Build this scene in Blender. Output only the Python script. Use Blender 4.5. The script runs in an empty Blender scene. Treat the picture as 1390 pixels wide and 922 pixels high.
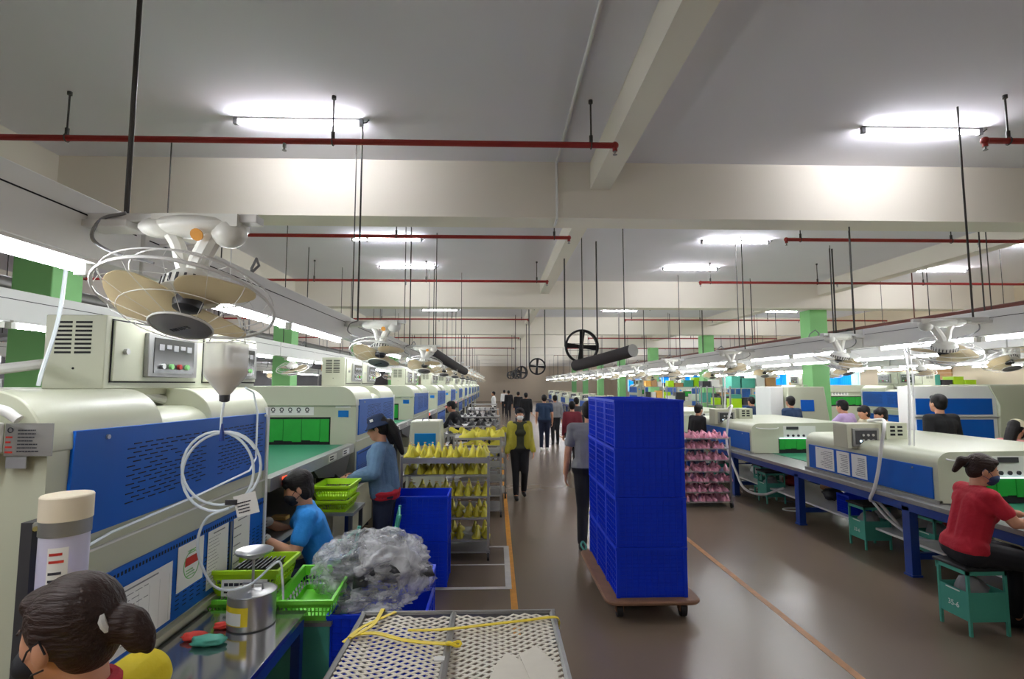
import bpy, math, random
from math import sin, cos, pi, radians, sqrt
from mathutils import Vector as V, Matrix, Euler
random.seed(7)
S = bpy.context.scene
COL = S.collection
# ------------------------------------------------------------------ camera
cam_d = bpy.data.cameras.new('camera'); cam = bpy.data.objects.new('camera', cam_d); COL.objects.link(cam)
cam.location = (0, 0, 1.95); cam.rotation_euler = (radians(90+4.84), 0, radians(-1.75))
cam_d.sensor_width = 36; cam_d.lens = 36*720/1390; cam_d.clip_start = .05; cam_d.clip_end = 300
S.camera = cam
# ------------------------------------------------------------------ light
EXPOSURE = 0.18
TUBE = 52.0
CEILTUBE = 145.0
SKY = 3.0
S.view_settings.view_transform = 'Standard'; S.view_settings.look = 'None'
S.view_settings.gamma = 1; S.view_settings.use_curve_mapping = False
S.view_settings.exposure = EXPOSURE
w = bpy.data.worlds.new('world'); S.world = w; w.use_nodes = True
bg = w.node_tree.nodes['Background']; bg.inputs[0].default_value = (.75, .88, 1, 1); bg.inputs[1].default_value = SKY
# ------------------------------------------------------------------ materials
def lin(c):
    c = c/255; return c/12.92 if c < .04045 else ((c+.055)/1.055)**2.4
def mat(name, rgb, rough=.5, metal=0, var=.08, scale=6, bump=0, spec=.5, emit=0, alpha=1, trans=0, coat=0):
    m = bpy.data.materials.new(name); m.use_nodes = True
    nt = m.node_tree; b = nt.nodes['Principled BSDF']
    col = [lin(v) for v in rgb]
    b.inputs['Roughness'].default_value = rough; b.inputs['Metallic'].default_value = metal
    b.inputs['Specular IOR Level'].default_value = spec
    if trans: b.inputs['Transmission Weight'].default_value = trans
    if alpha < 1: b.inputs['Alpha'].default_value = alpha
    if coat: b.inputs['Coat Weight'].default_value = coat
    tc = nt.nodes.new('ShaderNodeTexCoord'); n = nt.nodes.new('ShaderNodeTexNoise')
    n.inputs['Scale'].default_value = scale; n.inputs['Detail'].default_value = 4
    nt.links.new(tc.outputs['Object'], n.inputs['Vector'])
    r = nt.nodes.new('ShaderNodeMapRange'); r.inputs['To Min'].default_value = 1-var; r.inputs['To Max'].default_value = 1+var
    nt.links.new(n.outputs['Fac'], r.inputs['Value'])
    mx = nt.nodes.new('ShaderNodeVectorMath'); mx.operation = 'SCALE'; mx.inputs[0].default_value = col
    nt.links.new(r.outputs['Result'], mx.inputs['Scale']); nt.links.new(mx.outputs[0], b.inputs['Base Color'])
    if bump:
        bp = nt.nodes.new('ShaderNodeBump'); bp.inputs['Strength'].default_value = bump; bp.inputs['Distance'].default_value = .02
        nt.links.new(n.outputs['Fac'], bp.inputs['Height']); nt.links.new(bp.outputs[0], b.inputs['Normal'])
    if emit:
        b.inputs['Emission Color'].default_value = (*col, 1); b.inputs['Emission Strength'].default_value = emit
    return m
m_ceil = mat('ceiling_paint', (232,230,236), .9, var=.05, scale=.6)
m_beam = mat('beam_paint', (230,224,210), .85, var=.04, scale=1.2)
m_wall = mat('wall_paint', (214,200,176), .85, var=.06, scale=.8)
m_wallg = mat('grey_wall_paint', (120,120,122), .85, var=.15, scale=.8)
m_green = mat('green_paint', (132,196,124), .6, var=.06, scale=2)
m_red = mat('red_pipe_paint', (150,38,34), .5, var=.15, scale=4)
m_rod = mat('dark_steel_rod', (70,68,66), .5, .5, .2, 10)
m_cream = mat('cream_enamel', (187,190,168), .35, var=.03, scale=3)
m_creamd = mat('cream_enamel_grey', (186,186,164), .45, var=.05, scale=3)
m_white = mat('white_paint', (225,225,222), .45, var=.03, scale=5)
m_plast = mat('white_plastic', (228,228,220), .3, var=.03, scale=8)
m_blue = mat('blue_enamel', (2,88,184), .42, var=.08, scale=3, spec=.3)
m_navy = mat('navy_paint', (18,58,140), .4, var=.1, scale=4)
m_crate = mat('blue_crate_plastic', (3,54,212), .45, var=.05, scale=5, spec=.3)
m_tub = mat('dark_blue_plastic', (16,60,200), .45, var=.1, scale=5)
m_teal = mat('teal_paint', (72,160,140), .5, var=.12, scale=6)
m_belt = mat('green_belt', (40,120,88), .45, var=.1, scale=5)
m_curt = mat('green_curtain', (18,150,45), .55, var=.18, scale=9)
m_steel = mat('brushed_steel', (190,190,190), .28, .9, .12, 14)
m_steeld = mat('dull_steel', (150,150,148), .45, .7, .15, 14)
m_alu = mat('galvanised_rail', (168,168,168), .4, .6, .12, 8)
m_black = mat('black_rubber', (22,22,24), .6, var=.2, scale=10)
m_dark = mat('dark_grey_plastic', (52,52,56), .5, var=.15, scale=8)
m_grey = mat('grey_plastic', (130,130,132), .5, var=.1, scale=8)
m_slot = mat('dark_slot', (12,14,20), .8, var=.1)
m_paper = mat('paper', (232,232,228), .8, var=.03, scale=4)
m_ink = mat('ink', (50,50,60), .8, var=.1)
m_inkr = mat('red_ink', (190,50,40), .8, var=.1)
m_yellow = mat('yellow_foam', (214,204,66), .6, var=.14, scale=12)
m_ytape = mat('yellow_strap', (232,206,40), .5, var=.1, scale=20)
m_pink = mat('pink_fabric', (222,158,178), .7, var=.16, scale=16)
m_pinkd = mat('mauve_fabric', (170,108,128), .7, var=.2, scale=16)
m_lime = mat('lime_plastic', (168,214,22), .35, var=.08, scale=6)
m_lgreen = mat('light_green_plastic', (120,222,60), .35, var=.08, scale=6)
m_wood = mat('worn_wood', (128,92,68), .65, var=.3, scale=9)
m_net = mat('white_netting', (226,220,206), .7, var=.08, scale=20)
m_duct = mat('dark_fabric_duct', (66,62,64), .8, var=.15, scale=6)
m_disc = mat('grey_disc', (176,176,172), .7, var=.08, scale=12)
m_brown = mat('rusty_pipe', (100,50,42), .6, var=.2, scale=6)
m_skin = mat('skin', (196,142,112), .55, var=.06, scale=20)
m_hair = mat('dark_hair', (20,16,16), .55, var=.4, scale=45, bump=.3, spec=.3)
m_hairb = mat('brown_hair', (46,29,24), .5, var=.45, scale=50, bump=.45, spec=.3)
m_eye = mat('eye_white', (225,225,225), .3)
m_glove = mat('white_glove', (220,215,205), .8, var=.06, scale=20)
def hair_fix(m):
    nt = m.node_tree
    for n in [n for n in nt.nodes if n.type == 'TEX_NOISE']:
        mp = nt.nodes.new('ShaderNodeMapping'); mp.inputs['Scale'].default_value = (1.6, .12, 1.2)
        src = n.inputs['Vector'].links[0].from_socket; nt.links.new(src, mp.inputs['Vector']); nt.links.new(mp.outputs[0], n.inputs['Vector']); n.inputs['Scale'].default_value = 90
hair_fix(m_hair); hair_fix(m_hairb)
m_table = mat('polished_sheet_steel', (196,198,200), .13, .95, .06, 5)
m_amber = mat('amber_plastic', (206,164,96), .4, var=.1, scale=8)
m_beige = mat('fan_blade_plastic', (196,178,144), .35, var=.1, scale=7)
m_orange = mat('orange_card', (226,170,80), .6, var=.1)
m_brownbox = mat('cardboard', (182,140,96), .8, var=.1)
m_clear = mat('clear_film', (235,238,240), .12, var=.04, alpha=.32)
m_film = mat('crumpled_film', (238,240,244), .15, var=.1, scale=5, alpha=.26, coat=.5)
def film_mat():
    m = mat('crumpled_clear_film', (242,244,248), .16, var=.04, coat=.3); nt = m.node_tree; b = nt.nodes['Principled BSDF']
    tc = nt.nodes.new('ShaderNodeTexCoord'); n = nt.nodes.new('ShaderNodeTexNoise'); n.inputs['Scale'].default_value = 7; n.inputs['Detail'].default_value = 5; n.inputs['Distortion'].default_value = 1.2
    nt.links.new(tc.outputs['Object'], n.inputs['Vector'])
    r = nt.nodes.new('ShaderNodeMapRange'); r.inputs['From Min'].default_value = .38; r.inputs['From Max'].default_value = .68; r.inputs['To Min'].default_value = .06; r.inputs['To Max'].default_value = .62
    nt.links.new(n.outputs['Fac'], r.inputs['Value']); nt.links.new(r.outputs[0], b.inputs['Alpha'])
    bp = nt.nodes.new('ShaderNodeBump'); bp.inputs['Strength'].default_value = .6; bp.inputs['Distance'].default_value = .02
    nt.links.new(n.outputs['Fac'], bp.inputs['Height']); nt.links.new(bp.outputs[0], b.inputs['Normal']); return m
m_film = film_mat(); m_dglossy = mat('dark_plastic_film', (60,62,66), .22, var=.4, scale=12, bump=.8)
m_frost = mat('frosted_tube', (222,220,238), .35, var=.05, alpha=.8)
m_bottle = mat('milky_bottle', (244,244,240), .25, var=.03, alpha=.5)
m_tubing = mat('white_tubing', (225,235,240), .25, var=.03)
m_cap = mat('ivory_lid', (226,214,190), .6, var=.05, scale=15)
m_violet = mat('violet_lamp', (130,130,255), .5, emit=.25)
m_panelgrey = mat('instrument_panel', (120,118,116), .4, .3, .15, 20)
m_window = mat('window_glass_dark', (60,60,58), .15, var=.2, scale=10)
m_lcd = mat('lit_display', (220,240,255), .4, emit=1.6)
def emitter(name, rgb, s):
    m = bpy.data.materials.new(name); m.use_nodes = True; nt = m.node_tree
    nt.nodes.remove(nt.nodes['Principled BSDF']); e = nt.nodes.new('ShaderNodeEmission')
    e.inputs[0].default_value = (*rgb, 1); e.inputs[1].default_value = s
    nt.links.new(e.outputs[0], nt.nodes['Material Output'].inputs[0]); return m
m_tube = emitter('fluorescent_glow', (.95, .97, 1), TUBE)
m_ctube = emitter('ceiling_fluorescent_glow', (.93, .93, 1), CEILTUBE)
m_redlcd = emitter('red_digit_glow', (1, .08, .03), 2)
# polished floor
def floor_mat():
    m = mat('polished_concrete', (116,101,86), .3, var=.05, scale=.7, spec=.5)
    nt = m.node_tree; b = nt.nodes['Principled BSDF']
    tc = nt.nodes.new('ShaderNodeTexCoord'); n = nt.nodes.new('ShaderNodeTexNoise'); n.inputs['Scale'].default_value = 1.6; n.inputs['Detail'].default_value = 1
    nt.links.new(tc.outputs['Object'], n.inputs['Vector'])
    b.inputs['Roughness'].default_value = .27; bp = nt.nodes.new('ShaderNodeBump'); bp.inputs['Strength'].default_value = .5; bp.inputs['Distance'].default_value = .012
    nt.links.new(n.outputs['Fac'], bp.inputs['Height']); nt.links.new(bp.outputs[0], b.inputs['Normal'])
    return m
m_floor = floor_mat()
m_line_y = mat('worn_yellow_line', (206,140,42), .5, var=.35, scale=14)
m_line_y2 = mat('faded_orange_line', (170,118,66), .5, var=.4, scale=10)
m_line_w = mat('white_floor_line', (196,190,182), .5, var=.2, scale=14)
def translucent(name, rgb):
    m = bpy.data.materials.new(name); m.use_nodes = True; nt = m.node_tree
    b = nt.nodes['Principled BSDF']; c = [lin(v) for v in rgb]+[1]
    b.inputs['Base Color'].default_value = c; b.inputs['Roughness'].default_value = .7
    t = nt.nodes.new('ShaderNodeBsdfTranslucent'); t.inputs[0].default_value = c
    x = nt.nodes.new('ShaderNodeMixShader'); x.inputs[0].default_value = .8
    n = nt.nodes.new('ShaderNodeTexNoise'); n.inputs['Scale'].default_value = 4
    nt.links.new(b.outputs[0], x.inputs[1]); nt.links.new(t.outputs[0], x.inputs[2])
    nt.links.new(x.outputs[0], nt.nodes['Material Output'].inputs[0]); return m
m_bladet = translucent('translucent_fan_blade', (226,216,192)); m_sheet = translucent('blue_sheet', (70,190,250)); m_sheetw = translucent('pale_sheet', (225,240,235))
# ------------------------------------------------------------------ mesh builder
ORD = ['nearest', 'second nearest', 'third nearest', 'fourth nearest', 'fifth nearest', 'sixth nearest', 'seventh nearest', 'eighth nearest',
       'ninth nearest', 'tenth nearest', 'eleventh nearest', 'twelfth nearest', 'thirteenth nearest', 'fourteenth nearest', 'fifteenth nearest', 'sixteenth nearest', 'seventeenth nearest', 'eighteenth nearest', 'nineteenth nearest', 'twentieth nearest']
NTH = ['first','second','third','fourth','fifth','sixth','seventh','eighth','ninth','tenth','eleventh','twelfth','thirteenth']
class MB:
    def __init__(s): s.v = []; s.f = []
    def add(s, vs, fs, m=None):
        o = len(s.v)
        s.v += [tuple(m @ V(p)) if m else tuple(p) for p in vs]
        s.f += [tuple(i+o for i in f) for f in fs]; return s
    def box(s, x0, x1, y0, y1, z0, z1, m=None):
        return s.add([(x0,y0,z0),(x1,y0,z0),(x1,y1,z0),(x0,y1,z0),(x0,y0,z1),(x1,y0,z1),(x1,y1,z1),(x0,y1,z1)],
            [(0,3,2,1),(4,5,6,7),(0,1,5,4),(1,2,6,5),(2,3,7,6),(3,0,4,7)], m)
    def cyl(s, a, b, r, r2=None, n=12, caps=True):
        a = V(a); b = V(b); r2 = r if r2 is None else r2
        d = (b-a).normalized(); q = d.orthogonal().normalized(); e = d.cross(q)
        vs = []
        for c, rr in ((a, r), (b, r2)):
            for i in range(n):
                t = 2*pi*i/n; vs.append(c + q*cos(t)*rr + e*sin(t)*rr)
        fs = [(i, (i+1) % n, n+(i+1) % n, n+i) for i in range(n)]
        if caps: fs += [tuple(range(n-1, -1, -1)), tuple(range(n, 2*n))]
        return s.add(vs, fs)
    def tube(s, pts, r, n=8, closed=False):
        pts = [V(p) for p in pts]; N = len(pts); vs = []; fs = []
        q = None
        for i, p in enumerate(pts):
            if closed: d = pts[(i+1) % N]-pts[i-1]
            else: d = pts[min(i+1, N-1)]-pts[max(i-1, 0)]
            d.normalize()
            if q is None: q = d.orthogonal().normalized()
            else: q = (q - d*q.dot(d)).normalized()
            e = d.cross(q)
            for k in range(n):
                t = 2*pi*k/n; vs.append(p + q*cos(t)*r + e*sin(t)*r)
        for i in range(N if closed else N-1):
            j = (i+1) % N
            fs += [(i*n+k, i*n+(k+1) % n, j*n+(k+1) % n, j*n+k) for k in range(n)]
        if not closed: fs += [tuple(range(n-1, -1, -1)), tuple((N-1)*n+k for k in range(n))]
        return s.add(vs, fs)
    def ring(s, c, R, r, axis='Z', n=36, k=6, m=None, ry=None):
        pts = []
        for i in range(n):
            t = 2*pi*i/n; a, b = R*cos(t), (ry or R)*sin(t)
            p = {'Z': (a, b, 0), 'Y': (a, 0, b), 'X': (0, a, b)}[axis]
            p = V(c)+V(p); pts.append(m @ p if m else p)
        return s.tube(pts, r, k, True)
    def lathe(s, prof, c=(0,0,0), n=20, m=None, caps=True):
        vs = []; fs = []
        for r, z in prof:
            for i in range(n):
                t = 2*pi*i/n; vs.append((c[0]+r*cos(t), c[1]+r*sin(t), c[2]+z))
        for j in range(len(prof)-1):
            for i in range(n): fs.append((j*n+i, j*n+(i+1) % n, (j+1)*n+(i+1) % n, (j+1)*n+i))
        if caps: fs += [tuple(range(n-1, -1, -1)), tuple((len(prof)-1)*n+i for i in range(n))]
        return s.add(vs, fs, m)
    def ell(s, c, r, m=None, n=14, k=9):
        prof = []
        vs = []; fs = []
        for j in range(k+1):
            a = -pi/2+pi*j/k; rr = max(cos(a), .001)
            for i in range(n):
                t = 2*pi*i/n; vs.append((c[0]+r[0]*rr*cos(t), c[1]+r[1]*rr*sin(t), c[2]+r[2]*sin(a)))
        for j in range(k):
            for i in range(n): fs.append((j*n+i, j*n+(i+1) % n, (j+1)*n+(i+1) % n, (j+1)*n+i))
        fs += [tuple(range(n-1, -1, -1)), tuple(k*n+i for i in range(n))]
        return s.add(vs, fs, m)
    def prism(s, poly, axis, a, b, m=None):
        # poly in the plane normal to axis; X: (y,z)  Y: (x,z)  Z: (x,y)
        f = {'X': lambda p, t: (t, p[0], p[1]), 'Y': lambda p, t: (p[0], t, p[1]), 'Z': lambda p, t: (p[0], p[1], t)}[axis]
        n = len(poly)
        return s.add([f(p, a) for p in poly]+[f(p, b) for p in poly],
            [tuple(range(n-1, -1, -1)), tuple(range(n, 2*n))]+[(i, (i+1) % n, n+(i+1) % n, n+i) for i in range(n)], m)
    def mesh(s, name):
        me = bpy.data.meshes.new(name); me.from_pydata(s.v, [], s.f); me.update(); return me
    def build(s, name, m, parent=None, bevel=0, ang=.6):
        import bmesh
        me = s.mesh(name)
        bm = bmesh.new(); bm.from_mesh(me); bmesh.ops.recalc_face_normals(bm, faces=bm.faces); bm.to_mesh(me); bm.free()
        me.polygons.foreach_set('use_smooth', [True]*len(me.polygons)); me.set_sharp_from_angle(angle=ang)
        me.materials.append(m); o = bpy.data.objects.new(name, me); COL.objects.link(o)
        if parent: o.parent = parent
        if bevel:
            b = o.modifiers.new('bevel', 'BEVEL'); b.width = bevel; b.segments = 2; b.limit_method = 'ANGLE'; b.angle_limit = .7
        return o
def B(name, m, parent, *boxes, bevel=0):
    mb = MB()
    for b in boxes: mb.box(*b)
    return mb.build(name, m, parent, bevel)
def tag(o, label=None, cat=None, group=None, kind=None):
    for k, v in (('label', label), ('category', cat), ('group', group), ('kind', kind)):
        if v: o[k] = v
    return o
def thing(name, label, cat, loc=(0,0,0), rz=0, group=None):
    o = bpy.data.objects.new(name, None); COL.objects.link(o); o.empty_display_size = .1
    o.location = loc; o.rotation_euler = (0, 0, rz); return tag(o, label, cat, group)
def struct(o): o['kind'] = 'structure'; return o
KIDS = {}
def kids(o):
    return [c for c in COL.objects if c.parent == o]
def tree(o): return (o, [tree(c) for c in kids(o)])
def copy_tree(t, parent=None, label=None, loc=None, rz=None, group=None, sc=None):
    o, ch = t; c = o.copy(); COL.objects.link(c); c.parent = parent
    if label: c['label'] = label
    if group: c['group'] = group
    if loc is not None: c.location = loc
    if rz is not None: c.rotation_euler = (0, 0, rz)
    if sc: c.scale = sc
    for k in ch: copy_tree(k, c)
    return c
def arc(cx, cy, r, a0, a1, n=8):
    return [(cx+r*cos(radians(a0+(a1-a0)*i/n)), cy+r*sin(radians(a0+(a1-a0)*i/n))) for i in range(n+1)]
def spline(pts, n=8):
    pts = [V(p) for p in pts]; out = []
    P = [pts[0]*2-pts[1]]+pts+[pts[-1]*2-pts[-2]]
    for i in range(1, len(P)-2):
        for k in range(n):
            t = k/n; a, b, c, d = P[i-1], P[i], P[i+1], P[i+2]
            out.append(.5*((2*b)+(c-a)*t+(2*a-5*b+4*c-d)*t*t+(3*b-3*c+d-a)*t**3))
    return out+[pts[-1]]
def scribble(mb, axis, fixed, a0, a1, z0, z1, rows, seed=1, h=.35, fill=.8, off=.0012):
    # rows of short word-like strokes on a sheet; axis 'X': sheet lies in plane x=fixed, 'Y': plane y=fixed
    rn = random.Random(seed); dz = (z1-z0)/rows; ln = a1-a0
    for r in range(rows):
        z = z1-(r+.5)*dz; a = a0; end = a0+ln*rn.uniform(.6, 1)*fill
        while a < end:
            wl = ln*rn.uniform(.03, .12); b = min(a+wl, end)
            if axis == 'X': mb.box(fixed-off, fixed+off, a, b, z-dz*h/2, z+dz*h/2)
            else: mb.box(a, b, fixed-off, fixed+off, z-dz*h/2, z+dz*h/2)
            a = b+ln*.025
def text_mesh(name, s, size, m, parent, mw, ext=.001, align='CENTER'):
    cu = bpy.data.curves.new(name, 'FONT'); cu.body = s; cu.size = size; cu.extrude = ext; cu.align_x = align; cu.align_y = 'CENTER'
    to = bpy.data.objects.new('tmp', cu); COL.objects.link(to)
    dg = bpy.context.evaluated_depsgraph_get(); me = bpy.data.meshes.new_from_object(to.evaluated_get(dg))
    COL.objects.unlink(to); bpy.data.objects.remove(to)
    me.materials.clear(); me.materials.append(m)
    o = bpy.data.objects.new(name, me); COL.objects.link(o); o.parent = parent; o.matrix_local = mw; return o
# ------------------------------------------------------------------ room shell
CZ = 4.57
XL, XR, YB, YF = -12.5, 13.5, -5, 62
struct(B('floor', m_floor, None, (XL, XR, YB, YF, -.1, 0)))
struct(B('ceiling', m_ceil, None, (XL-.2, XR+.2, YB, YF, CZ, CZ+.15)))
struct(B('wall_left', m_wallg, None, (XL-.2, XL, YB, YF, 0, CZ)))
struct(B('wall_far', m_wall, None, (XL, XR, YF, YF+.2, 0, CZ)))
struct(B('wall_back', m_wall, None, (XL, XR, YB-.2, YB, 0, CZ)))
WINS = [(19.3, 21.6), (23.4, 26.0), (26.4, 29.2), (32.6, 37.4), (41, 46), (49, 54)]
DOOR = (15.3, 18.3)
bx = []; y = YB
for a, b in WINS:
    bx.append((XR, XR+.2, y, a, 0, CZ)); bx += [(XR, XR+.2, a, b, 0, 1.25), (XR, XR+.2, a, b, 2.5, CZ)]; y = b
bx.append((XR, XR+.2, y, YF, 0, CZ))
struct(B('wall_right', m_wall, None, *bx))
for i, (a, b) in enumerate(WINS):
    fr = struct(B('window_%d' % (i+1), m_alu, None, (XR+.02, XR+.08, a, b, 1.25, 1.3), (XR+.02, XR+.08, a, b, 2.45, 2.5), (XR+.02, XR+.08, a, a+.05, 1.25, 2.5),
        (XR+.02, XR+.08, b-.05, b, 1.25, 2.5), (XR+.02, XR+.08, (a+b)/2-.03, (a+b)/2+.03, 1.25, 2.5), (XR+.02, XR+.08, a, b, 1.85, 1.89)))
    n = int((b-a)/.42); 
    for k in range(n):
        y0 = a+(b-a)*k/n; y1 = a+(b-a)*(k+1)/n
        mb = MB(); pl = [(y0+(y1-y0)*j/8, XR-.03-.02*abs(sin(j*pi/2))*(j % 2)) for j in range(9)]
        pts = [(p[1], p[0]) for p in pl]+[(p[1]-.004, p[0]) for p in reversed(pl)]
        mb.prism(pts, 'Z', 1.2, 2.55)
        white = (k*7+i*3) % 5 == 0
        tag(mb.build('plastic_curtain', m_sheetw if white else m_sheet), 'translucent %s plastic curtain on the %s right wall window, %s strip' % ('pale' if white else 'blue', ORD[i], ORD[k]), 'curtain', 'plastic curtains over the right wall windows, %s' % ('pale' if white else 'blue'))
# roller shutter
mb = MB()
for k in range(26): mb.box(XR-.05, XR-.005, DOOR[0], DOOR[1], k*.1+.005, k*.1+.09)
d1 = struct(mb.build('door_1', m_brownbox)); 
B('shutter_box', m_creamd, d1, (XR-.22, XR-.005, DOOR[0]-.1, DOOR[1]+.1, 2.6, 2.9))
# beams
for k in range(-1, 8):
    y = 6.05+7.22*k
    struct(B('ceiling_beam', m_beam, None, (XL, XR, y, y+.41, 3.895, CZ)))
for x0, x1 in ((1.11, 1.34), (-5.3, -5.02), (8.28, 8.56), (-11.6, -11.3)):
    ys = [YB]+[6.05+7.22*k for k in range(-1, 8)]+[YF]
    for a, b in zip(ys[:-1], ys[1:]):
        a2 = a if a == YB else a+.41
        if b-a2 > .3: struct(B('longitudinal_beam', m_beam, None, (x0, x1, a2, b, 4.24, CZ)))
for k in range(0, 8):
    y = 6.3+7.22*k
    for x0 in (8.2, -5.62):
        if x0 < 0 and k == 0: y2 = 6.25
        else: y2 = y
        struct(B('pillar', m_green, None, (x0, x0+.46, y2, y2+.46, 0, 3.9), bevel=.01))
# floor markings
def fline(m, pts): struct(B('floor_line', m, None, *pts))
fline(m_line_y, [(.14, .20, 4.3, 44, .0, .002)])
fline(m_line_y2, [(2.40, 2.46, 1, 44, .0, .002)])
fline(m_line_w, [(-.66, .10, 5.25, 5.31, 0, .002), (-.66, .10, 6.55, 6.61, 0, .002), (.10, .16, 5.25, 6.61, 0, .0025), (-.66, .1, 5.93, 5.96, 0, .002)])
# ceiling conduit
mb = MB(); mb.cyl((.71, -.7, CZ-.02), (.71, 6.03, CZ-.02), .016); mb.cyl((.71, 6.03, CZ-.03), (.71, 6.03, 3.88), .014); mb.cyl((.71, 6.03, 3.88), (.71, 6.3, 3.88), .014)
tag(mb.build('conduit', m_white), 'thin white cable conduit running along the grey ceiling and down the cross beam', 'conduit')
# ------------------------------------------------------------------ sprinkler pipes
def sprinkler(x0, x1, Y, end, label, grp=None):
    t = thing('sprinkler_pipe', label, 'pipe', ((x0+x1)/2, Y, 4.14), 0, grp); cx = (x0+x1)/2
    mb = MB(); mb.cyl((x0-cx, 0, 0), (x1-cx, 0, 0), .027, n=10); e = (x1 if end > 0 else x0)-cx
    mb.ell((e, 0, 0), (.035, .035, .035)); mb.cyl((e, 0, 0), (e, 0, -.055), .022)
    mb.build('pipe', m_red, t)
    heads = [e]; step = 3.0; k = 1
    while x0 < (e-end*step*k)+cx < x1: heads.append(e-end*step*k); k += 1
    for h in heads:
        mb = MB(); mb.cyl((h, 0, -.02), (h, 0, -.06), .016); mb.cyl((h, 0, -.055), (h, 0, -.085), .009); mb.cyl((h, 0, -.085), (h, 0, -.09), .02)
        mb.build('sprinkler_head', m_steeld, t)
    hx = e-end*.22
    while x0 < hx+cx < x1:
        mb = MB(); mb.cyl((hx, 0, .02), (hx, 0, CZ-4.14-.01), .008, n=8); mb.ring((hx, 0, 0), .034, .006, 'X', 16, 6); mb.cyl((hx, 0, .03), (hx, 0, .09), .017); mb.cyl((hx, 0, CZ-4.14-.03), (hx, 0, CZ-4.14), .02)
        mb.build('hanger', m_rod, t); hx -= end*2.35
PY = [4.68, 7.76, 11.15, 14.9, 17.8, 21.8, 25, 29.2, 32.2, 36.4, 39.6]
for i, Y in enumerate(PY):
    sprinkler(XL, 1.09, Y, 1, 'red sprinkler pipe on the left half of the ceiling, %s to the camera' % ORD[i])
    sprinkler(4.40, XR, Y+(.0 if i else -.2), -1, 'red sprinkler pipe on the right half of the ceiling, %s to the camera' % ORD[i])
mb = MB(); mb.cyl((8.95, 6.6, 3.3), (8.95, 40, 3.3), .07, n=12)
for y in (8, 11, 14.5, 18, 22, 26, 31): mb.cyl((8.95, y, 3.3), (8.95, y, CZ-.003), .012)
tag(mb.build('main_pipe', m_brown), 'long rusty red main pipe hanging lengthwise above the right machine rows', 'pipe')
# ------------------------------------------------------------------ ceiling lamps
t = thing('ceiling_lamp', 'x', 'lamp', (0,0,0))
MB().cyl((-.59, 0, -.05), (.59, 0, -.05), .014, n=8, caps=False).build('tube', m_ctube, t)
B('base', m_white, t, (-.6, .6, -.02, .02, -.022, 0))
B('end_cap', m_grey, t, (-.63, -.59, -.02, .02, -.07, 0)); B('end_cap', m_grey, t, (.59, .63, -.02, .02, -.07, 0))
MB().tube([(.63,0,-.04),(.66,.01,-.03),(.68,0,-.012),(.69,0,-.004)], .006).build('cable', m_dark, t)
T = tree(t); first = True
LX = {'left': -1.95, 'right': 4.35, 'far right': 10.1, 'far left': -8.2}
LY = [(-3.5, 0), (-1.2, 0), (2.6, 0), (5.1, 0), (9.35, 0), (11.6, 0), (16.0, 0), (18.4, 0), (23.2, 0), (25.8, 0), (30.4, 0), (33, 0), (37.6, 0), (40.2, 0), (45, 0), (47.5, 0), (52, 0), (54.6, 0), (60, 0)]  # rows run on unseen behind the camera; farthest lamps added to brighten far wall
for side, x in LX.items():
    for i, (Y, _) in enumerate(LY):
        if side in ('far left', 'far right') and 0 < Y < 9: continue
        if 2 < Y < 3: continue
        lab = 'lit fluorescent tube lamp fixed to the ceiling in the %s lamp row, %s' % (side, ORD[i])
        if first: t['label'] = lab; t.location = (x, Y, CZ); first = False; t['group'] = 'ceiling tube lamps'
        else: copy_tree(T, None, lab, (x, Y, CZ), group='ceiling tube lamps')
# ------------------------------------------------------------------ lighting trusses (3.15 m units)
t = thing('lighting_truss', 'x', 'light truss', (0,0,0), 0, 'suspended lighting trusses')
tb = B('beam', m_white, t, (-.045, .045, 0, 3.13, -.10, .12), bevel=.004)
mb = MB()
for s_ in (-1, 1): mb.box(min(s_*.045, s_*.0462), max(s_*.045, s_*.0462), .03, 3.1, .048, .053)
mb.build('cable_slot', m_slot, tb)
for a in (.35, 1.68):
    r = MB().prism([(-.045,-.112), (-.045,-.1), (.045,-.1), (.045,-.112)], 'Y', a-.05, a+1.25).build('reflector', m_white, t)
    MB().cyl((0, a, -.135), (0, a+1.2, -.135), .015, n=8, caps=False).build('tube', m_tube, t)
    B('end_cap', m_plast, t, (-.02, .02, a-.04, a, -.155, -.1)); B('end_cap', m_plast, t, (-.02, .02, a+1.2, a+1.24, -.155, -.1))
mb = MB(); mb.cyl((0, .2, .12), (0, .2, CZ-2.5-.002), .007, n=6); rod_ = mb.build('hanger_rod', m_rod, t)
mb = MB(); mb.tube([(.03, 1.0, .125), (.06,1.02,.17), (.03,1.05,.22), (-.02,1.1,.17), (-.03,1.12,.125)], .008); mb.build('cable_loop', m_grey, t)
T = tree(t); TNR = (t, [c for c in T[1] if c[0] != rod_]); first = True
for row, (x, y0, n, desc) in {'a': (-1.5, -.95, 16, 'over the left row, aisle side'), 'b': (-3.45, -.95, 12, 'over the left row, outer side'),
        'c': (4.5, 3.15, 14, 'over the right row, aisle side'), 'd': (6.3, 3.15, 13, 'over the right row, outer side'),
        'e': (9.6, 9.45, 6, 'over the far right row'), 'f': (11.4, 9.45, 6, 'along the right wall'), 'g': (-7.9, 5.35, 8, 'over the far left row')}.items():
    for i in range(n):
        lab = 'white lighting truss %s, %s' % (desc, ORD[i])
        p = (x, y0+3.15*i, 2.5)
        if first: t['label'] = lab; t.location = p; first = False
        else: copy_tree(TNR if (row in 'ab' and i == 1) else T, None, lab, p)
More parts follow.
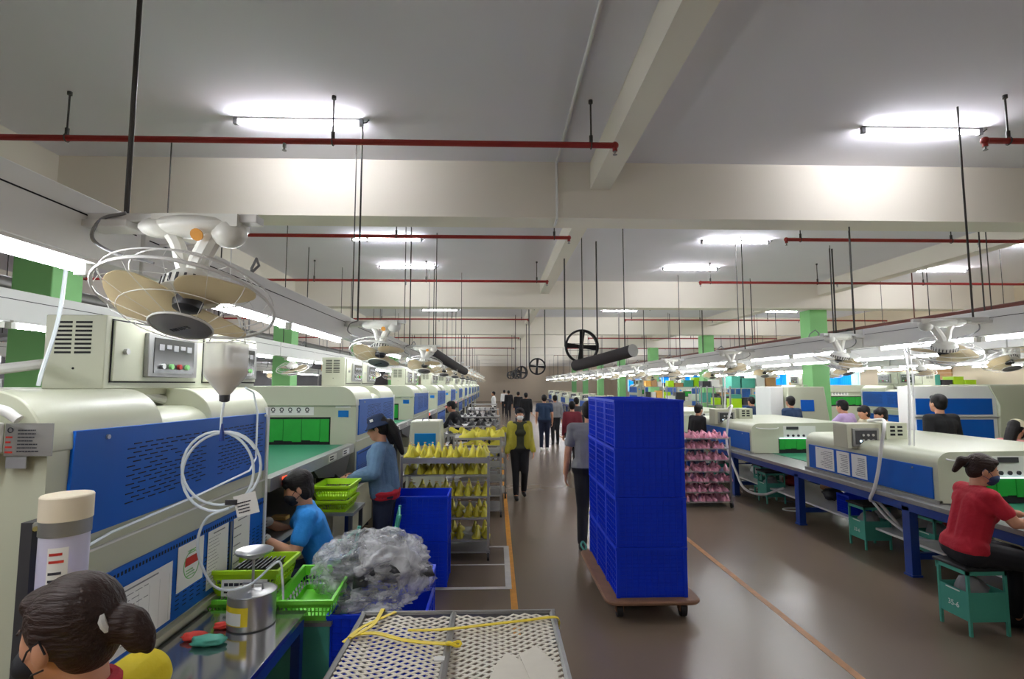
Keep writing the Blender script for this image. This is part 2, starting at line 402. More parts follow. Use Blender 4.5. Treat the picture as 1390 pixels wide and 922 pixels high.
# ------------------------------------------------------------------ orbiting fans
def make_fan(detail=True):
    t = thing('ceiling_fan', 'x', 'fan', (0,0,0), 0, 'white caged fans hanging at the lighting trusses')
    B('bracket', m_white, t, (-.40, .26, -.03, .03, -.03, .0), (-.40, -.18, -.055, .055, -.055, -.03), bevel=.003)
    MB().cyl((-.22, 0, 0), (-.22, 0, CZ-2.56-.002), .009, n=8).build('hanger_rod', m_rod, t)
    # canopy + yoke
    mb = MB(); mb.ell((.03, 0, -.04), (.17, .075, .042)); mb.ell((.15, 0, -.062), (.062, .06, .055)); mb.ell((-.09,0,-.045),(.08,.06,.036)); mb.box(-.1,.2,-.05,.05,-.05,-.005)
    mb.build('gear_housing', m_plast, t)
    mb = MB(); mb.tube(spline([(-.06,0,-.06),(-.03,0,-.11),(-.015,.005,-.17),(0,.01,-.22)], 5), .026, 8)
    mb.tube(spline([(.10,0,-.06),(.07,0,-.12),(.045,.005,-.17),(.03,.01,-.22)], 5), .036, 10); mb.build('yoke', m_plast, t)
    mb = MB(); mb.tube(spline([(-.2,-.03,-.0),(-.27,-.05,-.03),(-.29,-.06,-.1),(-.22,-.05,-.15),(-.1,-.02,-.18)], 6), .006, 6); mb.build('power_cable', m_grey, t)
    if detail:
        MB().cyl((.07,-.062,-.085), (.07,-.066,-.087), .022, n=14).build('warning_sticker', m_line_y, t)
    M = Matrix.Translation((.02, 0, -.30)) @ Matrix.Rotation(radians(-21), 4, 'X')
    mo = MB(); mo.lathe([(.03,.09),(.075,.08),(.10,.045),(.10,.01),(.06,0)], n=20, m=M); mo.build('motor_housing', m_plast, t)
    mb = MB()
    for k in range(24):
        a = 2*pi*k/24; R = Matrix.Rotation(a, 4, 'Z'); mb.box(.098, .102, -.004, .004, .012, .045, M @ R)
    mb.build('motor_vents', m_dark, t)
    mb = MB(); mb.lathe([(.045,-.005),(.05,-.02),(.045,-.045),(.02,-.055)], n=16, m=M); mb.build('hub', m_dark, t)
    for a in (194, 328, 92):
        R = M @ Matrix.Rotation(radians(a), 4, 'Z') @ Matrix.Rotation(radians(11), 4, 'X')
        pl = [(.03,-.035),(.07,-.075),(.13,-.115),(.19,-.125),(.232,-.09),(.245,-.03),(.243,.04),(.22,.09),(.17,.115),(.11,.10),(.06,.065),(.03,.03)]
        sm = spline([(x*1.03, y*1.12, 0) for x, y in pl[1:-1]], 4); mb = MB(); mb.prism([pl[0]]+[(q.x, q.y) for q in sm]+[pl[-1]], 'Z', -.022, -.018, R); mb.build('blade', m_bladet, t)
    g = MB(); g.ring((0,0,-.02), .285, .0065, m=M, n=48); g.ring((0,0,.02), .275, .003, m=M, n=40); g.ring((0,0,-.085), .2, .0016, m=M, n=36, k=5); g.ring((0,0,-.115), .10, .004, m=M, n=24)
    g.ring((0,0,.07), .2, .003, m=M, n=30, k=5)
    n = 14
    for k in range(n):
        a = 2*pi*k/n; a2 = a+.25
        pts = [(.1*cos(a2), .1*sin(a2), -.115), (.2*cos(a+.12), .2*sin(a+.12), -.085), (.262*cos(a+.03), .262*sin(a+.03), -.05), (.285*cos(a), .285*sin(a), -.02), (.275*cos(a), .275*sin(a), .02), (.2*cos(a-.08), .2*sin(a-.08), .07), (.09*cos(a-.1), .09*sin(a-.1), .08)]
        g.tube([M @ V(p) for p in pts], .0012, 4)
    g.build('guard', m_white, t)
    bd = MB().lathe([(.098,-.108),(.1,-.113),(.085,-.121),(.04,-.124)], n=24, m=M).build('badge', m_grey, t)
    if detail:
        mb = MB(); 
        for k, wd in enumerate((.008,.01,.006,.009,.008,.011,.007)): mb.box(-.04+k*.012, -.04+k*.012+wd*.7, -.008, .008, -.1262, -.124, M @ Matrix.Rotation(-.35, 4, 'Z'))
        mb.build('badge_lettering', m_dark, bd)
    return t
f = make_fan(); T0 = tree(f); f.location = (-1.12, 1.92, 2.56); f['label'] = 'large white caged fan with beige blades in the upper left, nearest the camera'
T = tree(f)
spec = [('aisle side of the left row', -1.12, [5.1, 8.25, 11.4, 14.5, 17.7, 20.8, 24, 27.1, 30.3, 33.4, 36.6, 39.7, 42.9], 0),
        ('outer side of the left row', -3.8, [6.9, 10.1, 13.2, 16.4, 19.5, 22.7], pi),
        ('aisle side of the right row', 4.15, [4.75, 6.25, 9.2, 12.4, 15.5, 18.7, 21.8, 25, 28.1, 31.3, 34.4, 37.6], pi*.95),
        ('outer side of the right row', 6.65, [6.7, 9.9, 13.0, 16.2, 19.3, 22.5, 25.6], 0),
        ('far right row', 9.2, [11.2, 14.3, 17.5, 20.6], pi), ('far left row', -7.6, [9, 12.2, 15.3, 18.5], 0)]
for desc, x, ys, rz in spec:
    for i, y in enumerate(ys):
        o = copy_tree(T, None, 'white caged fan at the %s, %s' % (desc, ORD[i+(1 if x == -1.12 else 0)]), (x, y, 2.56), rz+random.uniform(-.25, .25)+(.12 if i % 2 else -.1))
# ------------------------------------------------------------------ tall ovens (left row)
def curtain_mb(x0, x1, y, z0, z1, s=1):
    mb = MB(); n = max(3, int(abs(x1-x0)/.09))
    for k in range(n):
        a = x0+(x1-x0)*k/n; b = x0+(x1-x0)*(k+1)/n; d = .006*(k % 2)
        mb.box(min(a,b)+.001, max(a,b)-.001, y-.012-d, y-.006-d, z0+.008*(k % 3), z1)
    return mb
def oven(name_label, L, s, loc, group=None, near=False):
    # s=-1: body extends to -x (left row); s=+1 to +x
    t = thing('drying_oven', name_label, 'machine', loc, 0, group); W = 1.75
    def P(pts): return [(s*a, z) for a, z in pts]
    def BX(x0, x1, *r): return (min(s*x0, s*x1), max(s*x0, s*x1), *r)
    prof = [(0,.82)]+[(0,1.68)]+[(.14-.14*cos(radians(a)), 1.70+.14*sin(radians(a))) for a in range(10, 91, 16)]+[(W-.14,1.84)]+[(W-.14+.14*sin(radians(a)), 1.70+.14*cos(radians(a))) for a in range(10, 91, 16)]+[(W,1.35),(W-.2,1.3),(W-.2,.82)]
    MB().prism(P(prof), 'Y', 0, L).build('housing', m_cream, t)
    B('base', m_creamd, t, BX(.25, W-.3, .12, L-.12, .08, .82)); 
    for x in (.3, W-.35):
        for y in (.2, L-.2): MB().cyl((s*x, y, 0), (s*x, y, .09), .03).build('foot', m_dark, t)
    hp = [(-.006,1.72)]+[(.17-.176*cos(radians(a)), 1.74+.19*sin(radians(a))) for a in range(0, 91, 9)]+[(W-.1,1.93),(W-.02,1.85),(W-.02,1.72)]
    segs = [(-.03, L*.36), (L*.60, L+.03)]
    for a, b in segs:
        MB().prism(P(hp), 'Y', a, b).build('hood', m_cream, t, bevel=.006)
    mb = MB(); mb.tube([(s*.25, L*.36, 1.87), (s*.28, L*.44, 1.9), (s*.28, L*.52, 1.9), (s*.25, L*.6, 1.87)], .022); mb.tube([(s*.4, L*.38, 1.86), (s*.5, L*.5, 1.9), (s*.42, L*.58, 1.86)], .03)
    mb.build('duct_pipe', m_white, t)
    up = MB(); up.prism([(.08,1.40),(L-.03,1.40),(L-.03,1.765),(.10,1.785)], 'X', s*-.012, s*.004)
    pan = up.build('side_panel', m_blue, t, bevel=.003)
    rn = random.Random(3)
    for g0, g1 in ((.22, .56), (.64, .95)):
        sl = MB()
        for r in range(14):
            n = 8
            for k in range(n):
                if rn.random() < .12: continue
                y = L*(g0+(g1-g0)*(k+.5*(r % 2))/n); sl.box(*BX(-.0135, -.011, y, y+L*.028, 1.47+r*.018, 1.4745+r*.018))
        sl.build('vent_slots', m_slot, pan)
    for y in (.15*L, .97*L): MB().cyl((s*-.012, y, 1.75), (s*-.02, y, 1.75), .009, n=10).build('screw', m_steel, pan)
    lo = B('lower_panel', m_blue, t, BX(-.010, .004, .06, L-.02, .86, 1.225)); 
    sl = MB()
    for k in range(int(L/.022)): sl.box(*BX(-.0112, -.0098, .08+k*.0215, .09+k*.0215, 1.19, 1.205))
    for r in range(9):
        for k in range(int(L/.06)): sl.box(*BX(-.0112, -.0098, .1+k*.06, .13+k*.06, .9+r*.02, .904+r*.02))
    sl.build('perforation', m_slot, lo)
    B('edge_trim', m_white, t, BX(-.018, .02, L-.02, L+.012, .84, 1.80))
    B('trim_rail', m_white, t, BX(-.014, .0, .02, L-.02, 1.335, 1.343)); B('bottom_rail', m_creamd, t, BX(-.03, .02, 0, L, .815, .845))
    # belt openings at both ends
    for y, d in ((0, -1), (L, 1)):
        B('opening', m_slot, t, BX(.27, 1.45, min(y, y+d*.003), max(y, y+d*.003), 1.31, 1.60))
        cm = curtain_mb(s*.28, s*1.44, y, 1.34, 1.58); 
        if d > 0: cm.v = [(a, 2*L-b, c) for a, b, c in cm.v]
        cm.build('strip_curtain', m_curt, t)
    ic = MB()
    for k in range(5): ic.ring((s*(.52+k*.09), -.004, 1.68), .018, .005, 'Y', 14, 5); ic.box(s*(.52+k*.09)-.015, s*(.52+k*.09)+.015, -.006, -.002, 1.645, 1.652)
    ic.build('button_icons', m_ink, t); B('button_plate', m_paper, t, BX(.45, .95, -.004, -.001, 1.62, 1.71))
    if not near:
        B('sticker', m_lcd if False else m_sheet, t, BX(.08, .19, -.004, -.001, 1.60, 1.67)); B('notice', m_paper, t, BX(.06, .22, -.004, -.001, 1.70, 1.80))
    # control cabinet on top
    c0 = .52 if near else .28; Lc = 1.45
    cab = B('control_cabinet', m_cream, t, BX(.21, .47, c0, c0+Lc, 1.93, 2.255), bevel=.004)
    sl = MB()
    for r in range(8):
        for c in (0, 1): sl.box(*BX(.27+c*.085, .34+c*.085, c0-.002, c0+.002, 2.085+r*.019, 2.094+r*.019))
    sl.build('louvres', m_slot, cab)
    MB().cyl((s*.34, c0-.003, 2.02), (s*.34, c0, 2.02), .005, n=8).build('keyhole', m_slot, cab)
    for k in (0, 1):
        y = c0+.04+k*.74; dr = B('door', m_cream, cab, BX(.198, .212, y, y+.66, 1.965, 2.235), bevel=.003)
        B('door_gap', m_slot, cab, BX(.206, .2095, y-.006, y+.666, 1.958, 2.242))
        wn = B('window_frame', m_steeld, cab, BX(.175, .198, y+.2, y+.62, 1.985, 2.20), bevel=.004)
        B('window_pane', m_window, cab, BX(.172, .176, y+.24, y+.58, 2.005, 2.18))
        mt = MB(); 
        for q in range(5): mt.box(*BX(.168, .173, y+.27+q*.06, y+.31+q*.06, 2.12+.01*(q % 2), 2.15))
        mt.build('meters', m_grey, cab)
        for q, mm in enumerate((m_steel, m_green, m_red, m_green)): MB().cyl((s*.172, y+.3+q*.07, 2.04), (s*.158, y+.3+q*.07, 2.04), .014, n=10).build('knob', mm, cab)
        MB().cyl((s*.198, y+.07, 2.1), (s*.182, y+.07, 2.1), .014, n=8).build('lock', m_steel, cab)
    B('cabinet_foot', m_creamd, cab, BX(.24, .44, c0+.05, c0+Lc-.05, 1.90, 1.93))
    return t
OV1 = oven('large cream drying oven with blue side panels and paper notices, nearest on the left', 1.70, -1, (-1.5, 1.85, 0), near=True)
OV2 = oven('x', 2.05, -1, (-1.5, 5.8, 0), group='tall cream ovens of the left row')
T2 = tree(OV2); OV2['label'] = 'tall cream oven with blue side panel behind the green conveyor, second in the left row'
for i in range(10):
    copy_tree(T2, None, 'tall cream oven with blue side panel in the left row, %s' % ORD[i+2], (-1.5, 9.8+4*i, 0))
OVR = oven('x', 2.05, 1, (9.5, 11.5, 0), group='tall cream ovens of the far right row'); TR = tree(OVR); OVR['label'] = 'tall cream oven in the far right row, nearest of them'
for i in range(6): copy_tree(TR, None, 'tall cream oven in the far right row, %s' % ORD[i+1], (9.5, 15.5+4*i, 0))
# details on the near oven : papers, plates, pipes
def sheet(parent, name, y0, y1, z0, z1, rows, seed, x=.0125, extra=None, ink=None):
    ink = ink or m_grey; p = B(name, m_paper, parent, (x, x+.002, y0, y1, z0, z1))
    mb = MB(); mb.box(x+.002, x+.003, y0+.25*(y1-y0), y1-.2*(y1-y0), z1-.022, z1-.016); scribble(mb, 'X', x+.0022, y0+.04*(y1-y0), y1-.02, z0+.02, z1-.03, rows, seed, h=.13, off=.0005, fill=.7)
    mb.build('writing', ink, p); return p
sh = sheet(OV1, 'schedule_sheet', .20, .72, .88, 1.14, 9, 2)
g = MB()
for k in range(8): g.box(.0145, .0148, .21+k*.07, .2106+k*.07, .885, 1.09)
g.build('grid_lines', m_grey, sh)
pz = B('safety_poster', m_paper, OV1, (.0125, .0145, .76, .98, .975, 1.185))
mb = MB(); mb.box(.0145, .0155, .82, .93, 1.075, 1.115); mb.build('red_banner', m_inkr, pz)
mb = MB(); mb.ring((.015, .875, 1.075), .065, .002, 'X', 24, 5); scribble(mb, 'X', .015, .83, .93, 1.02, 1.06, 3, 4); scribble(mb, 'X', .015, .84, .94, 1.125, 1.15, 2, 5); mb.build('poster_print', m_green, pz)
sheet(OV1, 'notice_sheet', 1.02, 1.23, .89, 1.185, 14, 6); sheet(OV1, 'faded_notice_sheet', 1.29, 1.49, .89, 1.185, 5, 8, ink=m_grey)
B('sheet_clip', m_steeld, OV1, (.013, .017, 1.25, 1.27, .88, 1.18))
# plates on the near end face
pl = B('name_plate', m_steeld, OV1, (-.112, .04, -.036, -.031, 1.715, 1.822))
mb = MB(); scribble(mb, 'Y', -.0365, -.07, .03, 1.725, 1.805, 7, 3); mb.ring((-.095, -.037, 1.80), .008, .0015, 'Y', 14, 4); mb.build('plate_lettering', m_ink, pl)
mb = MB(); scribble(mb, 'Y', -.0365, -.108, -.082, 1.72, 1.785, 4, 9, fill=1); mb.build('plate_warning', m_inkr, pl)
B('small_plate', m_grey, OV1, (-.105, -.04, -.035, -.031, 1.675, 1.713))
mb = MB(); mb.tube(spline([(-.40,-.08,1.84),(-.2,-.08,1.872),(-.10,-.07,1.868),(-.052,-.06,1.835)], 6), .016, 12); mb.build('white_pipe', m_white, OV1)
B('junction_box', m_white, OV1, (-.30, -.118, -.14, -.032, 1.725, 1.825), bevel=.005)
mb = MB(); mb.tube(spline([(-.9,.15,1.93),(-.7,.10,1.96),(-.55,.2,1.985),(-.48,.6,2.05),(-.47,.8,2.1)], 6), .022, 10); mb.build('cable_conduit', m_white, OV1)
B('top_box', m_plast, OV1, (-.62,-.48,.12,.3,1.93,1.985), bevel=.01)
mb = MB(); mb.cyl((-.62,-.05,1.02),(-.62,.5,1.02),.045); mb.build('lower_pipe', m_white, OV1)
mb = MB(); mb.tube(spline([(-.28,.05,1.5),(-.42,-.06,1.3),(-.46,-.05,1.1),(-.4,0,.85),(-.38,.1,.82)], 6), .028, 10); mb.build('elbow_hose', m_plast, OV1)
mb = MB(); mb.tube([(0.02,1.35,1.93),(.0,1.5,1.9),(.02,1.52,1.78),(.03,1.5,1.5),(.04,1.4,1.44),(.02,.9,1.40),(.016,.3,1.38),(.02,.15,1.36)], .006, 6); mb.build('air_tube', m_tubing, OV1)
# ------------------------------------------------------------------ conveyors between left ovens
def conveyor(loc, L, label, group=None):
    t = thing('conveyor', label, 'conveyor', loc, 0, group)
    B('belt', m_belt, t, (-1.42, -.14, 0, L, 1.300, 1.312)); 
    fr = B('frame', m_alu, t, (-.14, -.06, 0.05, L-.02, 1.235, 1.325), (-1.5, -1.42, 0.05, L-.02, 1.235, 1.325), (-1.42, -.14, .05, L-.02, 1.25, 1.29), bevel=.003)
    mb = MB(); mb.prism([(L*.45, 1.235), (L-.03, 1.235), (L-.25, 1.02), (L*.52, 1.14)], 'X', -.62, -.09); mb.build('drip_tray', m_dark, t)
    for y in (L*.18, L*.6, L*.8):
        lb = B('label_sticker', m_paper, t, (-.0605, -.057, y, y+.22, 1.25, 1.305)); mb = MB(); scribble(mb, 'X', -.0565, y+.02, y+.2, 1.255, 1.30, 2, 3, h=.5); mb.build('lettering', m_ink, lb)
    B('red_gauge', m_redlcd, t, (-.0605, -.054, .25, .33, 1.25, 1.30))
    for x in (-.3, -1.35):
        for y in (.3, L-.35): B('leg', m_dark, t, (x-.03, x+.03, y-.03, y+.03, 0, 1.25))
    return t
c1 = conveyor((-1.44, 3.60, 0), 2.17, 'green belt conveyor between the nearest left oven and the next one')
c2 = conveyor((-1.44, 7.90, 0), 1.86, 'x', 'green belt conveyors between left ovens'); TC = tree(c2); c2['label'] = 'green belt conveyor between the second and third left ovens'
for i in range(8): copy_tree(TC, None, 'green belt conveyor in the left row, %s' % ORD[i+2], (-1.44, 11.90+4*i, 0))
# worktable under the conveyor
t = thing('workbench', 'dark steel workbench beside the seated worker in blue', 'table', (-1.7, 4.5, 0))
B('tabletop', m_steeld, t, (-.62, .26, -.85, 1.1, .86, .895), bevel=.003)
for x in (-.55, .2):
    for y in (-.8, 1.05): B('leg', m_navy, t, (x-.02, x+.02, y-.02, y+.02, 0, .86))
B('back_board', m_dark, t, (-.60, -.57, -.85, 1.1, .895, 1.22))
# stainless table in front of the near oven
t = thing('steel_table', 'stainless steel table with teal legs beside the nearest oven', 'table', (-1.22, 2.3, 0))
B('tabletop', m_table, t, (-.26, .26, -1.0, .55, .775, .80), bevel=.002)
B('apron', m_navy, t, (.225, .255, -.97, .52, .72, .775), (-.255, -.225, -.97, .52, .72, .775), (-.25, .25, .49, .52, .72, .775))
for x in (-.23, .23):
    for y in (-.95, .5): B('leg', m_navy, t, (x-.022, x+.022, y-.022, y+.022, 0, .775))
# ------------------------------------------------------------------ low machines + long tables (right row)
def low_oven(L, loc, label, group=None, paper=True):
    t = thing('conveyor_oven', label, 'machine', loc, 0, group); W = 1.7
    prof = [(0,.80),(0,1.16)]+[(.13-.13*cos(radians(a)), 1.17+.12*sin(radians(a))) for a in range(10, 91, 16)]+[(W-.1,1.31),(W,1.2),(W,.80)]
    MB().prism(prof, 'Y', 0, L).build('housing', m_cream, t)
    B('side_panel', m_blue, t, (-.012, .004, .06, L-.08, .83, 1.135), bevel=.003)
    for y in (.3, L-.3): MB().cyl((-.011, y, 1.1), (-.018, y, 1.1), .009, n=8).build('screw', m_steel, t)
    B('bottom_rail', m_steeld, t, (-.03, .03, 0, L, .79, .825))
    if paper:
        for k, (a, b) in enumerate(((L-.62, L-.24), (L-.92, L-.68), (L-1.22, L-.96))):
            p = B('notice_sheet', m_paper, t, (-.016, -.0125, a, b, .85, 1.12)); mb = MB(); scribble(mb, 'X', -.0165, a+.03, b-.02, .87, 1.09, 10, k+1); mb.build('writing', m_grey, p)
    B('opening', m_slot, t, (.46, 1.35, -.003, 0, .80, 1.04))
    curtain_mb(.47, 1.34, 0, .86, 1.04).build('strip_curtain', m_curt, t)
    B('lamp_strip', m_lcd, t, (.47, 1.34, -.03, -.012, 1.04, 1.05)); B('guide_card', m_orange, t, (1.2, 1.34, -.03, -.02, .83, 1.03))
    mb = MB(); mb.tube(spline([(.08,-.01,1.225),(.12,-.04,1.215),(.3,-.045,1.205),(.42,-.04,1.21),(.46,-.01,1.225)], 5), .008, 8); mb.build('handle', m_white, t)
    cp = B('control_plate', m_plast, t, (.55, 1.1, -.006, 0, 1.06, 1.25))
    mb = MB()
    for k in range(4): mb.cyl((.62+k*.09, -.006, 1.09), (.62+k*.09, -.02, 1.09), .02, n=12)
    mb.box(.6, .8, -.02, -.006, 1.19, 1.24); mb.build('dials', m_dark, cp)
    yb = L*.52
    bx = B('control_box', m_creamd, t, (-.12, .30, yb, yb+.26, 1.19, 1.48), bevel=.006)
    fr = B('box_bezel', m_steeld, bx, (-.06, .26, yb-.02, yb, 1.215, 1.43), bevel=.004)
    B('box_screen', m_dark, bx, (-.03, .23, yb-.024, yb-.019, 1.24, 1.405))
    mb = MB()
    for k in range(3):
        for r in range(2): mb.cyl((.06+k*.06, yb-.024, 1.29+r*.06), (.06+k*.06, yb-.036, 1.29+r*.06), .014, n=10)
    mb.build('buttons', m_steel, bx); MB().ell((.03, yb-.026, 1.28), (.014,.006,.014)).build('indicator', m_lcd, bx)
    vb = B('vent_box', m_cream, t, (.36, .62, yb, yb+.3, 1.29, 1.49), bevel=.005); mb = MB()
    for k in range(2):
        for r in range(3): mb.box(.41+k*.09, .47+k*.09, yb-.002, yb+.001, 1.34+r*.045, 1.365+r*.045)
    mb.build('louvres', m_slot, vb)
    return t
R1 = low_oven(2.2, (4.3, 5.12, 0), 'low cream oven with blue side panel and three notices, nearest on the right table')
R2 = low_oven(2.3, (4.3, 8.9, 0), 'x', 'low cream ovens of the right row', paper=False); TT = tree(R2); R2['label'] = 'low cream oven with green strip curtain, second on the right table'
for i in range(8): copy_tree(TT, None, 'low cream oven on the right table row, %s' % ORD[i+2], (4.3, 12.9+4*i, 0))
def long_table(loc, L, label, group=None, legs=()):
    t = thing('long_worktable', label, 'table', loc, 0, group)
    B('tabletop', m_steeld, t, (-.06, 1.85, 0, L, .745, .79), bevel=.003)
    B('belt', m_belt, t, (.42, 1.42, .0, L, .79, .797)); B('apron', m_navy, t, (-.02, .03, .02, L-.02, .655, .745), (1.75, 1.8, .02, L-.02, .655, .745))
    for y in legs:
        for x in (-.02, 1.72):
            MB().box(x, x+.09, y-.05, y+.05, 0.02, .70).box(x-.01, x+.10, y-.06, y+.06, 0, .02).build('leg', m_navy, t, bevel=.003)
        B('crossbar', m_navy, t, (.05, 1.75, y-.03, y+.03, .17, .23))
    B('lower_shelf', m_white, t, (.25, 1.2, .1, L-.1, .235, .26))
    return t
long_table((4.25, 2.2, 0), 9.2, 'long blue-legged worktable carrying the two nearest right ovens', None, (1.2, 3.28, 5.28, 7.3, 8.9))
t = long_table((4.25, 11.5, 0), 8, 'x', 'long blue worktables further down the right row', (.3, 2.3, 4.3, 6.3)); TB = tree(t); t['label'] = 'long blue-legged worktable of the right row, second nearest'
for i in range(3): copy_tree(TB, None, 'long blue-legged worktable of the right row, %s' % ORD[i+2], (4.25, 19.6+8.1*i, 0))
# tall tapered machine with a blue window behind the second right oven
def tapered(name, label, loc, w0, w1, h0, h1, d, rz=0, m=m_cream, group=None, win=(.3,.25)):
    t = thing(name, label, 'machine', loc, rz, group)
    MB().add([(-w0/2,0,0),(w0/2,0,0),(w0/2,d,0),(-w0/2,d,0),(-w1/2,.06,h1),(w1/2,.06,h1),(w1/2,d,h1),(-w1/2,d,h1)],
        [(0,3,2,1),(4,5,6,7),(0,1,5,4),(1,2,6,5),(2,3,7,6),(3,0,4,7)]).build('housing', m, t, bevel=.02)
    z0 = h1*h0; f = .06*z0/h1
    sl = .06/h1
    M = Matrix.Translation((0, -.004+sl*z0, z0)) @ Matrix.Rotation(-sl, 4, 'X')
    MB().box(-win[0]/2, win[0]/2, -.008, .004, -win[1]/2, win[1]/2, M).build('blue_window', m_sheet if name == 'printing_machine' else m_blue, t, bevel=.004)
    MB().tube([(-.05,.1,h1-.01),(-.04,.1,h1+.03),(.04,.1,h1+.03),(.05,.1,h1-.01)], .008).build('lifting_ring', m_steel, t)
    return t
tapered('pressing_machine', 'tall tapered cream machine with a square blue window behind the right row', (6.93, 11.63, 0), 1.25, .82, .78, 1.9, .9)
B('side_cover', m_white, bpy.data.objects['pressing_machine'], (-.80, -.50, .1, .8, .8, 1.9), bevel=.02)
tapered('printing_machine', 'small tapered cream machine with blue window behind the yellow rack', (-1.0, 7.6, 0), .60, .42, .82, 1.43, .5, group=None, win=(.3,.17))
# big oven whose two blue bands face the camera
t = thing('wide_oven', 'wide cream oven with two blue bands behind the standing man in black', 'machine', (7.5, 8.5, 0))
MB().prism([(0,.7),(0,1.72),(.12,1.92),(.36,1.92),(.36,.7)], 'X', -.68, .70).build('housing', m_white, t, bevel=.01)
B('upper_blue_panel', m_blue, t, (-.66, .62, -.012, .004, 1.46, 1.72), bevel=.003); B('lower_blue_panel', m_blue, t, (-.66, .62, -.012, .004, .95, 1.38), bevel=.003)
MB().prism([(0,.7),(-.05,1.6),(.12,1.95),(.9,1.95),(.9,.7)], 'X', .70, 2.2).build('end_hood', m_cream, t, bevel=.02)
mb = curtain_mb(1.2, 1.9, -.05, 1.38, 1.60); mb.build('strip_curtain', m_curt, t)
for x in (-.6, 2.1):
    for y in (.06, .3): B('leg', m_navy, t, (x-.04, x+.04, y-.04, y+.04, 0, .7))
B('joint_rail', m_alu, t, (-.7, 2.2, -.03, -.0, 1.41, 1.43))
# ------------------------------------------------------------------ crates
def crate_parts(w=.60, d=.42, h=.40):
    body = MB(); 
    body.box(-w/2+.02, w/2-.02, -d/2+.02, d/2-.02, 0, .012)
    for sx in (-1, 1): # long walls (front/back): solid recessed panel with fine ribs
        y = sx*(d/2-.012); body.box(-w/2+.02, w/2-.02, y-.002, y+.002, 0, h-.01)
        for k in range(11): z = .02+k*(h-.06)/11; body.box(-w/2+.03, w/2-.03, min(y, y+sx*.007), max(y, y+sx*.007), z, z+.003)
        for k in range(11): x = -w/2+.03+k*(w-.06)/10; body.box(x-.0015, x+.0015, min(y, y+sx*.008), max(y, y+sx*.008), .01, h-.03)
        # end walls: open lattice
        x = sx*(w/2-.012)
        for k in range(9): y2 = -d/2+.025+k*(d-.05)/8; body.box(min(x,x+sx*.009)-.002, max(x,x+sx*.009), y2-.004, y2+.004, .01, h-.02)
        for k in range(8): z = .01+k*(h-.05)/7; body.box(min(x,x+sx*.007)-.002, max(x,x+sx*.007), -d/2+.02, d/2-.02, z, z+.008)
    for sx in (-1, 1):
        for sy in (-1, 1): body.box(sx*w/2-.016, sx*w/2+.016, sy*d/2-.016, sy*d/2+.016, .004, h-.004) if False else body.box(min(sx*w/2, sx*(w/2-.03)), max(sx*w/2, sx*(w/2-.03)), min(sy*d/2, sy*(d/2-.03)), max(sy*d/2, sy*(d/2-.03)), 0, h-.006)
    rim = MB(); o, i = .004, .03
    rim.box(-w/2-o, w/2+o, -d/2-o, -d/2+.012, h-.022, h); rim.box(-w/2-o, w/2+o, d/2-.012, d/2+o, h-.022, h)
    rim.box(-w/2-o, -w/2+.012, -d/2+.012, d/2-.012, h-.022, h); rim.box(w/2-.012, w/2+o, -d/2+.012, d/2-.012, h-.022, h)
    return body, rim
t = thing('plastic_crate', 'x', 'crate', (0,0,0), 0, 'blue crates'); b, r = crate_parts(h=.408)
b.build('basket_body', m_crate, t); r.build('rim', m_crate, t); TCR = tree(t)
proto_crate = t
CH = .412
names = ['bottom crate', 'second crate up', 'third crate up', 'top crate']
used = False
for j, yy in enumerate((4.77, 5.20, 5.63)):
    for k in range(4):
        lab = 'blue plastic crate on the trolley, %s of the %s stack' % (names[k], ['front', 'middle', 'rear'][j])
        p = (1.315+(.004 if k % 2 else 0)-.0*j, yy, .172+k*CH)
        if not used: t.location = p; t['label'] = lab; t['group'] = 'blue crates on the trolley'; used = True
        else: copy_tree(TCR, None, lab, p, group='blue crates on the trolley')
for k in range(2): copy_tree(TCR, None, 'blue plastic crate by the denim jacket woman, %s of two' % ('lower', 'upper')[k], (-.765, 5.52, k*.432+.01*0), group='blue crates beside the yellow rack', sc=(1,1,1.05))
for k in range(2): copy_tree(TCR, None, 'blue plastic crate behind the mesh cart, %s of the left stack' % ('lower', 'upper')[k], (-.62-.02*(1-k), 3.09, k*.375), group='blue crates under the plastic bag', sc=(.86,.86,.915))
for k in range(2): copy_tree(TCR, None, 'blue plastic crate right under the big clear bag, %s of two' % ('lower', 'upper')[k], (-.70, 3.50, k*.375), group='blue crates under the plastic bag', sc=(1,.86,.915))
copy_tree(TCR, None, 'blue crate on the shelf under the right worktable', (4.75, 7.0, .262), group='blue crates', sc=(.6,.6,.6))
t = thing('trolley', 'low brown four-wheeled trolley carrying the tall blue crates', 'trolley', (1.315, 5.2, 0))
mb = MB(); pts = [( .38*sx+0, 0) for sx in (1,)]
def rrect(w, d, r, n=5):
    out = []
    for cx, cy, a in ((w-r, d-r, 0), (-w+r, d-r, 90), (-w+r, -d+r, 180), (w-r, -d+r, 270)): out += arc(cx, cy, r, a, a+90, n)
    return out
o = rrect(.385, .70, .09); MB().prism(o, 'Z', .14, .17).build('deck', m_wood, t)
MB().tube([(x, y, .152) for x, y in o], .018, 8, True).build('edge_tube', m_wood, t)
for x in (-.27, .27):
    for y in (-.58, .58):
        MB().cyl((x-.025, y, .058), (x+.025, y, .058), .057, n=18).build('wheel', m_black, t, bevel=.004)
        B('fork', m_wood, t, (x-.034, x-.026, y-.035, y+.035, .05, .14), (x+.026, x+.034, y-.035, y+.035, .05, .14), (x-.034, x+.034, y-.04, y+.04, .125, .14))
MB().tube(spline([(-.36,.66,.17),(-.385,.70,.21),(-.36,.73,.24),(-.33,.70,.20),(-.345,.66,.17)], 5), .01).build('pull_rope', m_teal, t)
